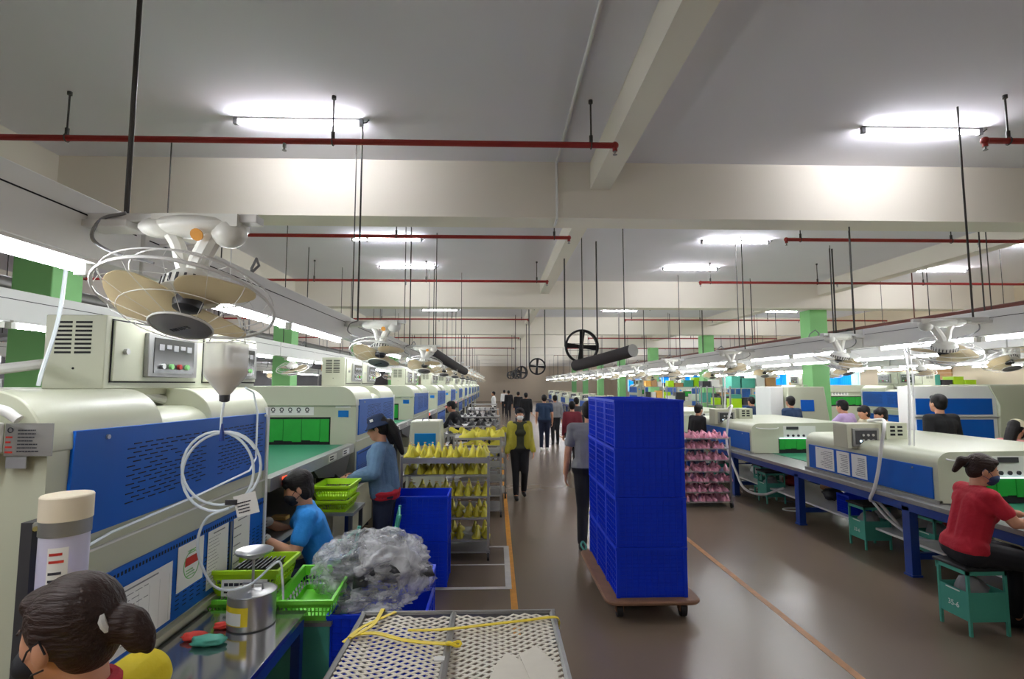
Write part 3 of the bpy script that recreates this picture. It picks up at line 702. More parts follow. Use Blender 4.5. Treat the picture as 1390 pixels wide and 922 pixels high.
# ------------------------------------------------------------------ racks and what stands on them
def rack(label, loc, w, d, zs, group=None, m=m_alu, H=None, thick=.03, name='shelf_trolley'):
    t = thing(name, label, 'rack', loc, 0, group); H = H or zs[-1]
    for x in (0, w):
        for y in (0, d):
            B('post', m, t, (x-.013, x+.013, y-.013, y+.013, .10, H+.02)); MB().cyl((x-.012, y, .045), (x+.012, y, .045), .045, n=14).build('wheel', m_black, t)
            B('fork', m_steeld, t, (x-.02, x+.02, y-.015, y+.015, .08, .11))
    for i, z in enumerate(zs):
        th = thick if i == len(zs)-1 else .014
        mb = MB(); mb.box(0, w, 0, d, z-.008, z-.002)
        for a in ((-.012, w+.012, -.012, .006), (-.012, w+.012, d-.006, d+.012), (-.012, .006, 0, d), (w-.006, w+.012, 0, d)): mb.box(*a, z-th, z)
        mb.build('tray', m, t)
    return t
def loft(secs, n=8):
    # secs: (y, halfwidth, height) rounded-triangle sections
    vs = []; fs = []
    sh = [(-1,0),(-.95,.25),(-.6,.65),(-.22,1),(.22,1),(.6,.65),(.95,.25),(1,0)]
    for y, w2, h in secs: vs += [(a*w2, y, b*h) for a, b in sh]
    k = len(sh)
    for i in range(len(secs)-1): fs += [(i*k+j, i*k+(j+1) % k, (i+1)*k+(j+1) % k, (i+1)*k+j) for j in range(k)]
    fs += [tuple(range(k-1, -1, -1)), tuple((len(secs)-1)*k+j for j in range(k))]
    return MB().add(vs, fs)
def place_many(base, specs, group):
    T = tree(base); first = True
    for loc, rz, lab, sc in specs:
        if first: base.location = loc; base.rotation_euler = (0,0,rz); base.scale = sc; base['label'] = lab; base['group'] = group; first = False
        else: copy_tree(T, None, lab, loc, rz, group, sc)
rn = random.Random(11)
zs1 = [.10, .222, .462, .695, .937, 1.125]
rack('silver shelf trolley loaded with yellow shoe lasts, nearest the camera', (-1.05, 6.08, 0), .97, .56, zs1, thick=.06)
last = loft([(0,.016,.02),(.02,.032,.035),(.08,.04,.05),(.13,.034,.075),(.17,.028,.115),(.21,.026,.125),(.24,.016,.10)]).build('shoe_last', m_yellow); tag(last, 'x', 'shoe last'); last.data.transform(Matrix.Diagonal((1.35,1,.88,1)))
B('last_plate', m_amber, last, (-.012,.012,.17,.20,.12,.126))
sp = []
lvl = {1: 'bottom', 2: 'fourth', 3: 'third', 4: 'second', 5: 'top'}
for li, z in enumerate(zs1):
    if li == 0: continue
    n = 12 if li >= 4 else 10
    for k in range(n):
        if li < 5 and rn.random() < .08: continue
        for row in (0, 1):
            tall = rn.uniform(.85, 1.15)
            sp.append(((-1.0+k*(.88/(n-1)), 6.10+row*.27+rn.uniform(0,.015), z), rn.uniform(-.12,.12)+(pi if row == 7 else 0), 'yellow shoe last on the nearest trolley, %s tray, %s row, %s from left' % (lvl[li], 'rear' if row else 'front', NTH[k]), (1, 1, tall)))
# flip so that the tall heel shows on the front row of the upper trays
sp = [((l[0], l[1]+.25, l[2]), r+pi, s, c) if i % 3 else (l, r, s, c) for i, (l, r, s, c) in enumerate(sp)]
place_many(last, sp, 'yellow shoe lasts on the nearest trolley')
TL = tree(last)
# second and further trolleys on the left of the aisle
zs2 = [.10, .30, .50, .70, .90, 1.10]
def far_rack(x, y, w, lab, i): 
    return rack(lab, (x, y, 0), w, .6, zs2 if i % 2 == 0 else [z*1.05 for z in zs2], 'silver trolleys along the left of the aisle')
far_rack(-.88, 9.3, 1.05, 'silver shelf trolley with black shoes behind the yellow one', 0)
far_rack(-.62, 8.0, .70, 'silver shelf trolley between the yellow trolley and the black shoes', 1)
for k, (x, y) in enumerate(((-.95,11.0),(-.9,13.2),(-1.0,15.0),(-.9,17.0),(-1.0,19.2),(-.95,21.5))):
    far_rack(x, y, 1.0, 'silver shelf trolley left of the aisle, %s beyond the black shoes' % ORD[k], k)
shoe = loft([(0,.02,.02),(.03,.038,.04),(.10,.044,.06),(.16,.038,.085),(.24,.034,.09),(.265,.022,.075)]).build('shoe', m_black); tag(shoe, 'x', 'shoe')
MB().box(-.042,.042,.0,.265,-.0,.012).build('sole', m_dark, shoe)
sp = []
for (x0, y0, w, zz) in ((-.88, 9.3, 1.05, zs2),):
    for z in zz[2:]:
        for k in range(6):
            if rn.random() < .75: sp.append(((x0+.1+k*.17, y0+.05, z), rn.uniform(-.3,.3), 'black shoe on the second silver trolley, %s tray up, %s from left' % (NTH[zz.index(z)], NTH[k]), (1,1,1)))
for (x0, y0) in ((-.95,11.0),(-.9,13.2),(-1.0,15.0),(-.9,17.0)):
    for z in zs2[1:]:
        for k in range(6):
            sp.append(((x0+.08+k*.16, y0+.08, z*1.0+(.055 if y0 in (11.0,15.0) and False else 0)), rn.uniform(-.4,.4), 'black shoe on the %s far silver trolley, %s tray up, %s from left' % (NTH[[11.0,13.2,15.0,17.0].index(y0)], NTH[zs2.index(z)], NTH[k]), (1,1,1.2)))
place_many(shoe, sp, 'black shoes on the far trolleys')
sp = []
for z in (zs2[2], zs2[3], zs2[4], zs2[5]):
    for k in range(6): sp.append(((-.0+rn.uniform(-.8,.12), 9.35+rn.uniform(0,.2), z), rn.uniform(-2,2), 'yellow shoe last lying on the second trolley, %s tray up, %s piece' % (NTH[zs2.index(z)], NTH[k]), (1,1,1)))
for (l, r, s, c) in sp: copy_tree(TL, None, s, l, r, 'yellow shoe lasts on the second trolley', c)
for i in range(8): copy_tree(TL, None, 'yellow shoe last on the slim trolley before the black shoes, %s from left' % NTH[i], (-.55+.08*i, 8.1+.05*(i % 3), zs2[5]*1.05), rn.uniform(-2,2), 'yellow shoe lasts on the far trolleys', (1,1,1))
# pink rack
zp = [.10, .25, .41, .57, .75, .93, 1.09]
rack('silver shelf trolley full of pink shoe parts, right of the blue crates', (2.78, 8.48, 0), .96, .5, zp, thick=.014, m=m_steel)
pk = loft([(0,.018,.03),(.03,.04,.05),(.10,.044,.06),(.15,.04,.085),(.2,.034,.085),(.235,.02,.06)]).build('shoe_upper', m_pink); tag(pk, 'x', 'shoe part')
MB().ell((0, .19, .06), (.024,.03,.04)).build('lining', m_pinkd, pk)
sp = []
for li, z in enumerate(zp):
    for k in range(11):
        for row in (0, 1): sp.append(((2.84+k*.085+rn.uniform(-.01,.01), 8.5+row*.24, z), rn.uniform(-.35,.35)+(pi if (k+li) % 3 == 0 else 0), 'pink shoe upper, %s tray up, %s row, %s from left' % (NTH[li], 'rear' if row else 'front', NTH[k]), (1,1,rn.uniform(.8,1.1))))
sp = [((l[0], l[1]+(.22 if abs(r) > 2 else 0), l[2]), r, s, c) for l, r, s, c in sp]
place_many(pk, sp, 'pink shoe uppers on the right trolley')
# ------------------------------------------------------------------ baskets
def basket(label, loc, w, d, h, m, rz=0, label_card=False, group=None, tilt=0):
    t = thing('plastic_basket', label, 'basket', loc, rz, group)
    if tilt: t.rotation_euler = (tilt, 0, rz)
    k = .82; mb = MB(); n = 12
    mb.box(-w*k/2, w*k/2, -d*k/2, d*k/2, 0, .006)
    def bar(a, b, r=.0035): mb.cyl(a, b, r, n=4)
    def pt(u, side, z):   # u in -1..1
        s = k+(1-k)*z/h; X, Y = w*s/2, d*s/2
        return {'f': (u*X, -Y, z), 'b': (u*X, Y, z), 'l': (-X, u*Y, z), 'r': (X, u*Y, z)}[side]
    def strip(side, z0, z1):
        a, b, c, e = pt(-1, side, z0), pt(1, side, z0), pt(1, side, z1), pt(-1, side, z1)
        cx = V((0,0,0)); off = V({'f': (0,.003,0), 'b': (0,-.003,0), 'l': (.003,0,0), 'r': (-.003,0,0)}[side])
        q = [V(p) for p in (a,b,c,e)]; mb.add(q+[p+off for p in q], [(0,1,2,3),(7,6,5,4),(0,4,5,1),(1,5,6,2),(2,6,7,3),(3,7,4,0)])
    for s in 'fblr':
        strip(s, 0, .25*h); strip(s, .62*h, h)
        strip(s, .42*h, .46*h)
        m_ = 13 if s in 'fb' else 9
        for i in range(m_+1): u = -1+2*i/m_; bar(pt(u, s, .24*h), pt(u, s, .64*h))
    mb.build('body', m, t)
    rim = MB(); e = .012
    rim.box(-w/2-e, w/2+e, -d/2-e, -d/2, h-.02, h); rim.box(-w/2-e, w/2+e, d/2, d/2+e, h-.02, h); rim.box(-w/2-e, -w/2, -d/2, d/2, h-.02, h); rim.box(w/2, w/2+e, -d/2, d/2, h-.02, h)
    rim.build('rim', m, t)
    if label_card:
        y = -d*.93/2-.008
        c = B('label_card', m_paper, t, (-w*.30, w*.36, y-.002, y, .05*h, .66*h)); mb = MB(); scribble(mb, 'Y', y-.0025, -w*.26, w*.32, .1*h, .6*h, 2, 5, h=.45); mb.build('lettering', m_ink, c)
    return t
tc = thing('teal_cabinet', 'teal metal cabinet standing behind the steel table', 'cabinet', (-1.20, 3.12, 0))
B('body', m_teal, tc, (-.30,.34,-.22,.34,.06,.70), bevel=.004); B('top', m_steeld, tc, (-.31,.35,-.23,.35,.70,.72)); B('recess', m_dark, tc, (-.26,.30,-.224,-.22,.12,.3))
for x in (-.28,.32):
    for y in (-.2,.32): B('leg', m_teal, tc, (x-.02,x+.02,y-.02,y+.02,0,.06))
basket('light green perforated basket tilted on the teal cabinet', (-.985, 3.08, .735), .28, .40, .13, m_lgreen, 0, tilt=radians(6))
basket('light green basket under the lime basket with a label', (-1.34, 3.06, .722), .34, .30, .11, m_lgreen)
lb = basket('lime basket with white label card on top of a green basket', (-1.33, 3.08, .834), .36, .30, .14, m_lime, 0, True)
for k in range(9):
    o = B('insole', m_dark, None, (-.003,.003,-.1,.1,0,.12)); o.rotation_euler = (0, .35, .0); o.location = (-1.44+k*.024, 3.08, .855); tag(o, 'dark insole standing in the labelled lime basket, %s from left' % NTH[k], 'insole', 'dark insoles in the lime basket')
st = thing('basket_stand', 'dark steel stand carrying two lime baskets before the denim jacket woman', 'stand', (-1.38, 4.75, 0))
B('top', m_steeld, st, (-.2,.2,-.2,.2,.86,.885))
for x in (-.17,.17):
    for y in (-.17,.17): B('leg', m_dark, st, (x-.015,x+.015,y-.015,y+.015,0,.86))
basket('lime basket by the denim jacket woman, lower of two', (-1.37, 4.72, .886), .28, .34, .10, m_lime)
basket('lime basket by the denim jacket woman, upper of two', (-1.37, 4.72, .988), .30, .36, .12, m_lime)
o = B('foam_block', m_amber, None, (-.06,.06,-.04,.04,0,.03), bevel=.006); o.location = (-1.68, 4.3, .9); tag(o, 'small amber foam block on the dark workbench', 'block')
# ------------------------------------------------------------------ pot, cloths, canister, bottle, coil
t = thing('pump_pot', 'stainless steel pot with pump plate and yellow label on the steel table', 'pot', (-1.175, 2.70, .80))
MB().lathe([(.10,0),(.108,.006),(.108,.15),(.112,.155),(.108,.158),(.104,.155),(.03,.165),(.012,.17)], n=32).build('body', m_steel, t)
MB().lathe([(.006,.16),(.006,.30),(.02,.31),(.05,.318),(.082,.335),(.088,.345),(.084,.348),(.04,.335),(.01,.33)], n=28).build('pump_plate', m_steel, t)
mb = MB(); mb.tube([(-.05,0,.16),(-.045,0,.19),(.045,0,.19),(.05,0,.16)], .006); mb.build('lid_handle', m_steel, t)
mb = MB(); pts = [(.1095*cos(a), .1095*sin(a)) for a in [radians(195+i*9) for i in range(11)]]
vs = [(x,y,.03) for x,y in pts]+[(x,y,.115) for x,y in pts]; mb.add(vs, [(i,i+1,12+i,11+i) for i in range(10)]); lb = mb.build('label', m_ytape, t)
pts = [(.1105*cos(a), .1105*sin(a)) for a in [radians(215+i*9) for i in range(7)]]
vs = [(x,y,.035) for x,y in pts]+[(x,y,.09) for x,y in pts]; MB().add(vs, [(i,i+1,8+i,7+i) for i in range(6)]).build('label_print', m_paper, lb)
def noisy_blob(name, c, r, m, seed, amp=.15, sub=3, parent=None, sharp=False):
    import bmesh
    from mathutils import noise
    bm = bmesh.new(); bmesh.ops.create_icosphere(bm, subdivisions=sub, radius=1)
    for v in bm.verts:
        n = noise.noise(v.co*2.2+V((seed, 0, 0)))+.5*noise.noise(v.co*5+V((seed, 3, 0)))
        if sharp: n = 1.4*noise.noise(v.co*1.4+V((seed, 0, 0)))+1.1*(.5-abs(noise.noise(v.co*2.6+V((seed, 5, 0))))*2)+.45*(.5-abs(noise.noise(v.co*6+V((seed, 3, 9))))*2)
        v.co = v.co*(1+amp*n); v.co.x *= r[0]; v.co.y *= r[1]; v.co.z *= r[2]
    me = bpy.data.meshes.new(name); bm.to_mesh(me); bm.free(); me.materials.append(m)
    me.polygons.foreach_set('use_smooth', [True]*len(me.polygons))
    o = bpy.data.objects.new(name, me); COL.objects.link(o); o.location = c; o.parent = parent; return o
for c, m_, lab, r in (((-1.36, 2.55, .815), m_inkr, 'red folded cloth left on the steel table', (.055,.04,.015)), ((-1.29, 2.66, .812), m_inkr, 'small red cloth beside the steel pot', (.04,.03,.014)), ((-1.27, 2.50, .818), m_teal, 'green crumpled cloth on the steel table before the pot', (.075,.045,.02))):
    tag(noisy_blob('cloth', c, r, m_, c[0]*9, .3, 3), lab, 'cloth')
t = thing('dust_canister', 'clear cylinder with ivory lid and violet glow behind the dark-haired woman', 'canister', (-1.348, 1.75, .802))
MB().lathe([(.064,0),(.064,.69)], n=36).build('tube', m_frost, t); MB().lathe([(.067,.685),(.067,.73)], n=36).build('steel_band', m_steeld, t)
MB().lathe([(.069,.73),(.069,.80),(.066,.804)], n=36).build('lid', m_cap, t); MB().cyl((-.03,.02,.05), (-.03,.02,.62), .028, n=14).build('inner_lamp', m_violet, t)
MB().ell((.0,-.0,.55), (.03,.03,.03)).build('float_ball', m_amber, t)
B('back_post', m_dark, t, (-.12,-.085,-.02,.05,-.0,.72));
def wrap(nm, mm, a0, a1, r, z0, z1):
    pts = [(r*cos(radians(a0+(a1-a0)*i/8)), r*sin(radians(a0+(a1-a0)*i/8))) for i in range(9)]
    return MB().add([(x,y,z0) for x,y in pts]+[(x,y,z1) for x,y in pts], [(i,i+1,10+i,9+i) for i in range(8)]).build(nm, mm, t)
wrap('white_label', m_paper, 272, 318, .0648, .53, .655)
for k, mm in enumerate((m_inkr, m_inkr, m_ink, m_ink)): wrap('red_print' if k < 2 else 'dark_print', mm, 276, 305+4*(k % 2), .0656, .632-.022*k-(.012 if k > 1 else 0), .640-.022*k-(.012 if k > 1 else 0))
MB().tube(spline([(-.09,-.0,.70),(-.075,-.02,.715),(-.05,-.05,.71)], 5), .008).build('clamp', m_steel, t)
t = thing('glue_bottle', 'milky plastic bottle with funnel neck hanging below the big fan', 'bottle', (-1.15, 2.3, 1.95))
MB().lathe([(.014,-.055),(.02,-.045),(.078,.03),(.085,.045),(.085,.17),(.078,.178)], n=28).build('body', m_bottle, t)
MB().lathe([(.016,-.05),(.072,.03),(.078,.042),(.078,.07),(.0,.07)], n=24).build('glue', m_cap, t)
MB().lathe([(.01,-.075),(.02,-.07),(.022,-.045),(.012,-.04)], n=14).build('valve', m_dark, t)
mb = MB(); mb.tube([(-.08,0,.17),(-.03,0,.3),(0,0,.42),(.0,0,.6)], .0025, 5); mb.tube([(.08,0,.17),(.04,0,.3),(0,0,.42)], .0025, 5); mb.cyl((0,0,.6),(-.35,0,.6),.006); mb.build('hanging_wire', m_white, t)
mb = MB(); mb.tube(spline([(0,0,-.07),(-.003,-.01,-.13),(0,-.02,-.19)], 4), .005, 8)
mb.build('outlet_tube', m_tubing, t)
t = thing('tubing_coil', 'coil of thin white tubing with a tag hanging from the milky bottle', 'tube', (-1.12, 2.25, 1.60))
mb = MB(); pts = []
for i in range(66):
    a = pi/2-2*pi*i/30; R = .145+.012*sin(i*.31); pts.append((R*cos(a)-.01+.008*sin(i*.1), -.0+.012*sin(i*.2), R*1.06*sin(a)))
mb.tube(pts, .0055, 8); mb.build('coil', m_tubing, t)
tg = B('paper_tag', m_paper, t, (.03,.12,-.022,-.019,-.20,-.115)); tg.rotation_euler = (0, -.25, 0); B('black_clip', m_dark, t, (.03,.075,-.03,-.022,-.135,-.115)); mb = MB(); scribble(mb,'Y',-.023,.04,.11,-.19,-.14,4,2); mb.build('tag_print', m_ink, tg)
mb = MB(); mb.tube(spline([(.04,-.01,-.15),(-.06,.0,-.20),(-.11,.05,-.34),(-.08,.15,-.52),(.0,.28,-.56),(.10,.35,-.48),(.12,.36,-.56),(.12,.38,-.66)], 8), .0055, 8); mb.build('feed_tube', m_tubing, t)
MB().cyl((0,-.018,.12),(0,-.018,.19),.012, .004).build('cone_joint', m_navy, t)
mb = MB(); mb.tube(spline([(-1.68, 2.1, 2.45), (-1.70, 2.1, 2.2), (-1.73, 2.08, 2.0), (-1.74, 2.08, 1.945)], 6), .007, 6); tag(mb.build('hanging_tube', m_tubing), 'thin white tube hanging from the truss down to the nearest oven', 'tube')
# ------------------------------------------------------------------ big clear bag
t = thing('plastic_bag', 'big clear plastic bag of dark parts on the blue crates', 'bag', (-.73, 3.32, .86))
for k in range(16):
    a = k*2.4; noisy_blob('dark_part', (.03+.2*cos(a)*(.3+.045*k), .16*sin(a)*(.3+.045*k), -.02+.022*(k % 4)), (.13,.08,.055), m_dglossy, k, .35, 3, t, True).rotation_euler = (0, .3*sin(k), a)
noisy_blob('film', (0,0,.0), (.35,.28,.175), m_film, 3, .17, 5, t, True)
noisy_blob('inner_film', (-.03,0,.03), (.31,.25,.16), m_film, 8, .22, 5, t, True)
tag(noisy_blob('film_scrap', (-.66, 3.02, .775), (.15,.10,.035), m_film, 5, .5, 4, None, True), 'small clear film scrap on the left blue crate', 'film')
# ------------------------------------------------------------------ mesh cart in the foreground
t = thing('mesh_cart', 'grey framed cart top covered with white netting and yellow straps', 'cart', (-.17, 1.9, 0))
x0, x1, y0, y1, Z = -.40, .42, -.85, .52, .95
mb = MB()
for a, b in (((x0,y1),(x1,y1)), ((x0-.0,y0),(x0,y1)), ((x1,y0),(x1,y1)), ((x0,y0),(x1,y0)), ((-.01,y0),(-.01,y1))):
    mb.tube([(a[0],a[1],Z-.0), (b[0],b[1],Z)], .014, 6)
mb.box(x0-.012,x1+.012,y1-.01,y1+.012,Z-.05,Z+.01); mb.build('top_frame', m_steeld, t)
for x in (x0, x1):
    for y in (y0, y1): B('post', m_steeld, t, (x-.014,x+.014,y-.014,y+.014,.12,Z-.01)); MB().cyl((x-.015,y,.055),(x+.015,y,.055),.055).build('wheel', m_black, t); B('fork', m_steeld, t, (x-.022,x+.022,y-.015,y+.015,.1,.13))
B('lower_shelf', m_steeld, t, (x0,x1,y0,y1,.14,.16))
nb = MB(); st_ = .031
def hgt(x, y): return Z+.006-.03*(1-((x-.01)/.42)**2)*(1-((y+.15)/.7)**2 if abs(y+.15) < .7 else 0)-.006*sin(x*23+y*9)
def clip(p, q):
    t0, t1 = 0., 1.; dx, dy = q[0]-p[0], q[1]-p[1]
    for pp, qq in ((-dx, p[0]-(x0+.015)), (dx, x1-.015-p[0]), (-dy, p[1]-y0), (dy, y1-.03-p[1])):
        if abs(pp) < 1e-9:
            if qq < 0: return None
        else:
            r = qq/pp
            if pp < 0: t0 = max(t0, r)
            else: t1 = min(t1, r)
    if t0 >= t1: return None
    return (p[0]+dx*t0, p[1]+dy*t0), (p[0]+dx*t1, p[1]+dy*t1)
for sgn in (-1, 1):
    for k in range(-60, 60):
        c = k*st_; L = 1.6; p = (-L, sgn*-L*.62+c-.1); q = (L, sgn*L*.62+c-.1); r = clip(p, q)
        if not r: continue
        (ax_, ay_), (bx_, by_) = r; d = sqrt((bx_-ax_)**2+(by_-ay_)**2)
        if d < .02: continue
        n = max(2, int(d/.06)); nx, ny = -(by_-ay_)/d*.0056, (bx_-ax_)/d*.0056; vs = []
        for i in range(n+1):
            x = ax_+(bx_-ax_)*i/n; y = ay_+(by_-ay_)*i/n; z = hgt(x, y)+(.001 if sgn > 0 else 0)
            vs += [(x-nx, y-ny, z), (x+nx, y+ny, z), (x+nx, y+ny, z-.0025), (x-nx, y-ny, z-.0025)]
        fs = []
        for i in range(n): fs += [(i*4+j, i*4+(j+1) % 4, i*4+4+(j+1) % 4, i*4+4+j) for j in range(4)]
        nb.add(vs, fs)
nb.build('netting', m_net, t)
def strap(name, pts, w=.011, th=.003):
    P = spline(pts, 6); vs = []; fs = []
    for i, p in enumerate(P):
        d = (P[min(i+1,len(P)-1)]-P[max(i-1,0)]); d.z = 0; d.normalize(); n = V((-d.y, d.x, 0))*w
        vs += [p-n, p+n, p+n+V((0,0,th)), p-n+V((0,0,th))]
    for i in range(len(P)-1): fs += [(i*4+j, i*4+(j+1) % 4, i*4+4+(j+1) % 4, i*4+4+j) for j in range(4)]
    fs += [(3,2,1,0), (len(vs)-4, len(vs)-3, len(vs)-2, len(vs)-1)]
    return MB().add(vs, fs).build(name, m_ytape, t)
z = Z+.014
strap('yellow_strap', [(-.415,.26,z-.01),(-.38,.30,z),(-.30,.305,z+.003),(-.20,.26,z),(-.10,.23,z),(.02,.205,z+.004)])
strap('yellow_strap', [(-.40,.28,z),(-.37,.36,z+.002),(-.31,.44,z+.003),(-.26,.50,z+.004)], .008)
strap('yellow_strap', [(-.39,.27,z+.004),(-.33,.37,z+.006),(-.32,.47,z+.008),(-.32,.53,z+.005),(-.315,.545,z-.03)], .008)
strap('yellow_strap', [(-.18,.335,z),(-.05,.335,z),(.12,.37,z),(.30,.41,z),(.43,.425,z+.004),(.437,.425,z-.04)], .009)
mb = MB(); mb.tube([(.02+.016*cos(a)*1.3, .205+.013*sin(a), z+.006+.004*sin(2*a)) for a in [i*pi/5 for i in range(10)]], .006, 6, True); mb.ell((-.005,.21,z+.006),(.014,.012,.008)); mb.build('strap_knot', m_ytape, t)
B('buckle', m_white, t, (-.05,-.012,.10,.13,z-.006,z))
def flatsheet(pts, z0, lab, seed):
    o = MB().prism(pts, 'Z', 0, .0018).build('paper_sheet', m_net); o.location = (0,0,z0); o.rotation_euler = (radians(-1.5),0,0); return tag(o, lab, 'paper')
flatsheet([(.00,1.99),(.045,2.09),(.115,2.00),(.14,1.85),(-.03,1.85)], .998, 'torn cream paper sheet lying on the netting, in front of the other', 1)
flatsheet([(.09,2.06),(.165,2.13),(.22,1.98),(.215,1.87),(.12,1.88)], 1.002, 'cream paper sheet on the netting near the cart corner', 2)
# crate on the cart shelf
copy_tree(TCR, None, 'blue crate inside the mesh cart under the netting', (-.30, 2.0, .165), group='blue crates', sc=(.68,.9,.9))
# ------------------------------------------------------------------ stools
def stool(label, loc, rz=0, text=None, group=None, w=.30, d=.27):
    t = thing('stool', label, 'stool', loc, rz, group); h = .52
    for x in (0, w):
        for y in (0, d): B('leg', m_teal, t, (x-.010,x+.010,y-.010,y+.010,0,h-.03))
    B('seat', m_black, t, (-.03,w+.04,-.03,d+.03,h-.025,h), bevel=.008)
    B('side_panel', m_teal, t, (-.008,-.004,.0,d,.11,.33)); B('side_panel', m_teal, t, (w+.004,w+.008,0,d,.11,.33)); 
    B('front_panel', m_teal, t, (0,w,-.008,-.004,.11,.33)); B('bottom_panel', m_teal, t, (0,w,0,d,.105,.115)); B('back_panel', m_teal, t, (0,w,d+.004,d+.008,.11,.33))
    B('top_rail', m_teal, t, (-.01,w+.01,-.01,.01,h-.06,h-.03), (-.01,.01,-.01,d+.01,h-.06,h-.03), (w-.01,w+.01,-.01,d+.01,h-.06,h-.03), (-.01,w+.01,d-.01,d+.01,h-.06,h-.03))
    B('label_holder', m_plast, t, (-.0095,-.008,.07,.2,.31,.32))
    noisy_blob('stored_bag', (w*.5,d*.5,.29), (w*.36,d*.36,.13), m_grey, loc[0]*5, .3, 3, t)
    if text: text_mesh('number', text, .06, m_white, t, Matrix.Translation((-.0085, d/2, .19)) @ Euler((pi/2, 0, -pi/2)).to_matrix().to_4x4(), t)
    return t
def _tm(name, s, size, m, parent, mw, *_): return text_mesh(name, s, size, m, parent, mw)
def stool_text(t, s, d=.27): _tm('number', s, .058, m_white, t, Matrix.Translation((-.009, d/2, .20)) @ Euler((pi/2, 0, -pi/2)).to_matrix().to_4x4())
s1 = stool('teal metal stool numbered 35-6 under the woman in the red shirt', (3.69, 4.18, 0)); stool_text(s1, '35-6')
s2 = stool('teal metal stool numbered 33-6 under the right worktable', (4.38, 6.32, 0)); stool_text(s2, '33-6')
for k, (x, y) in enumerate(((4.75, 5.75), (4.45, 8.75), (4.7, 9.4), (4.5, 10.9))):
    stool('teal metal stool under the right worktable, %s behind the numbered one' % ORD[k], (x, y, 0), 0, None, 'unnumbered teal stools')
# legs of seat for the worker in blue + teal open-backed chair
def chair(label, loc, rz=0):
    t = thing('chair', label, 'chair', loc, rz)
    for x in (-.17,.17):
        for y in (-.16,.16): MB().cyl((x,y,0),(x*.95,y*.95,.50),.012).build('leg', m_teal, t)
        MB().cyl((x,-.16,.50),(x,-.24,.92),.013).build('back_post', m_teal, t)
    B('seat', m_teal, t, (-.19,.19,-.18,.18,.50,.53), bevel=.008)
    for z in (.62,.76,.90): MB().cyl((-.17,-.16-.08*(z-.5)/.42,z),(.17,-.16-.08*(z-.5)/.42,z),.010).build('back_rail', m_teal, t)
    return t
chair('teal metal chair with open back beside the denim jacket woman', (-1.02, 4.45, 0), radians(100))
chair('teal metal chair with backrest under the worker in the blue shirt', (-1.25, 3.86, 0), radians(82))
# ------------------------------------------------------------------ hoses on the right
def hose(pts, r, lab, m=m_white): tag(MB().tube(spline(pts, 8), r, 10).build('hose', m), lab, 'hose')
hose([(4.62,6.5,1.5),(4.5,6.1,1.54),(4.24,5.72,1.50),(4.22,5.75,1.3),(4.2,5.80,1.0),(4.18,5.85,.80),(4.2,5.95,.66),(4.4,6.1,.60),(4.6,6.0,.3)], .018, 'thick white hose looping over the nearest low oven on the right')
hose([(4.5,10.2,1.5),(4.3,9.6,1.56),(4.2,9.5,1.4),(4.17,9.55,1.1),(4.15,9.5,.8),(4.15,9.2,.45),(4.15,8.9,.22),(4.3,8.6,.18),(4.6,8.5,.3)], .02, 'thick white hose hanging over the second low oven on the right')
hose([(4.35,6.15,.62),(4.45,6.0,.42),(4.6,5.8,.28),(4.9,5.7,.262)], .016, 'thin white hose under the right worktable')
for k, (x, y, za, zb) in enumerate(((4.5, 10.35, 2.4, 1.29), (4.5, 5.62, 2.4, 1.29), (4.53, 5.72, 2.4, 1.29), (4.5, 14.2, 2.4, 1.29), (6.3, 5.9, 2.4, .02))):
    hose([(x, y, za), (x+.01, y, (za+zb)/2), (x-.02, y, zb)], .014 if k % 2 == 0 else .008, 'vertical white cable drop from the trusses to the right ovens, %s' % ORD[k])
rn = random.Random(5)
for k in range(10):
    y = 5.6+.55*k; m_ = [m_brownbox, m_red, m_grey, m_white, m_dark][k % 5]
    if 6.7 < y < 7.3: continue
    o = noisy_blob('bundle', (4.95+.3*(k % 2), y, .345), (.14,.12,.085), m_, k, .3, 3); tag(o, '%s bundle on the shelf under the right worktable, %s' % (['brown','red','grey','white','dark'][k % 5], ORD[k]), 'bundle', 'bundles under the right worktable')
for k, (x, y) in enumerate(((4.65, 8.3), (4.9, 9.9))):
    o = MB().tube([(x+.18*cos(a), y+.1*sin(a), .012) for a in [i*pi/10 for i in range(20)]], .011, 6, True).build('cable_loop', m_white); tag(o, 'white cable loop lying on the floor under the right worktable, %s' % ('nearer','farther')[k], 'cable')
# ------------------------------------------------------------------ round fans, duct rolls
def drum_fan(label, loc, R, rz=0):
    t = thing('drum_fan', label, 'fan', loc, rz, 'round black drum fans')
    mb = MB(); mb.lathe([(R,-.09),(R*1.03,-.09),(R*1.03,.09),(R,.09),(R,-.09)], n=40, m=Matrix.Rotation(pi/2,4,'X'), caps=False); mb.ring((0,-.09,0),R*1.02,.02,'Y',40,6); mb.build('drum', m_black, t)
    for k in range(4):
        M = Matrix.Rotation(k*pi/2+.08, 4, 'Y'); MB().prism([(.02,-R*.11),(R*.97,-R*.17),(R*.97,R*.17),(.02,R*.11)], 'Y', -.012, .012, M).build('blade', m_black, t)
    MB().cyl((0,-.05,0),(0,.08,0),R*.18,n=16).build('motor', m_dark, t)
    g = MB()
    for k in range(2): g.cyl((-R,.085,-.06+.12*k),(R,.085,-.06+.12*k),.004)
    g.build('grille', m_dark, t)
    for x in (-R*1.05, R*1.05): MB().cyl((x,0,0),(x,0,CZ-loc[2]-.002),.014,n=8).build('hanger_rod', m_rod, t)
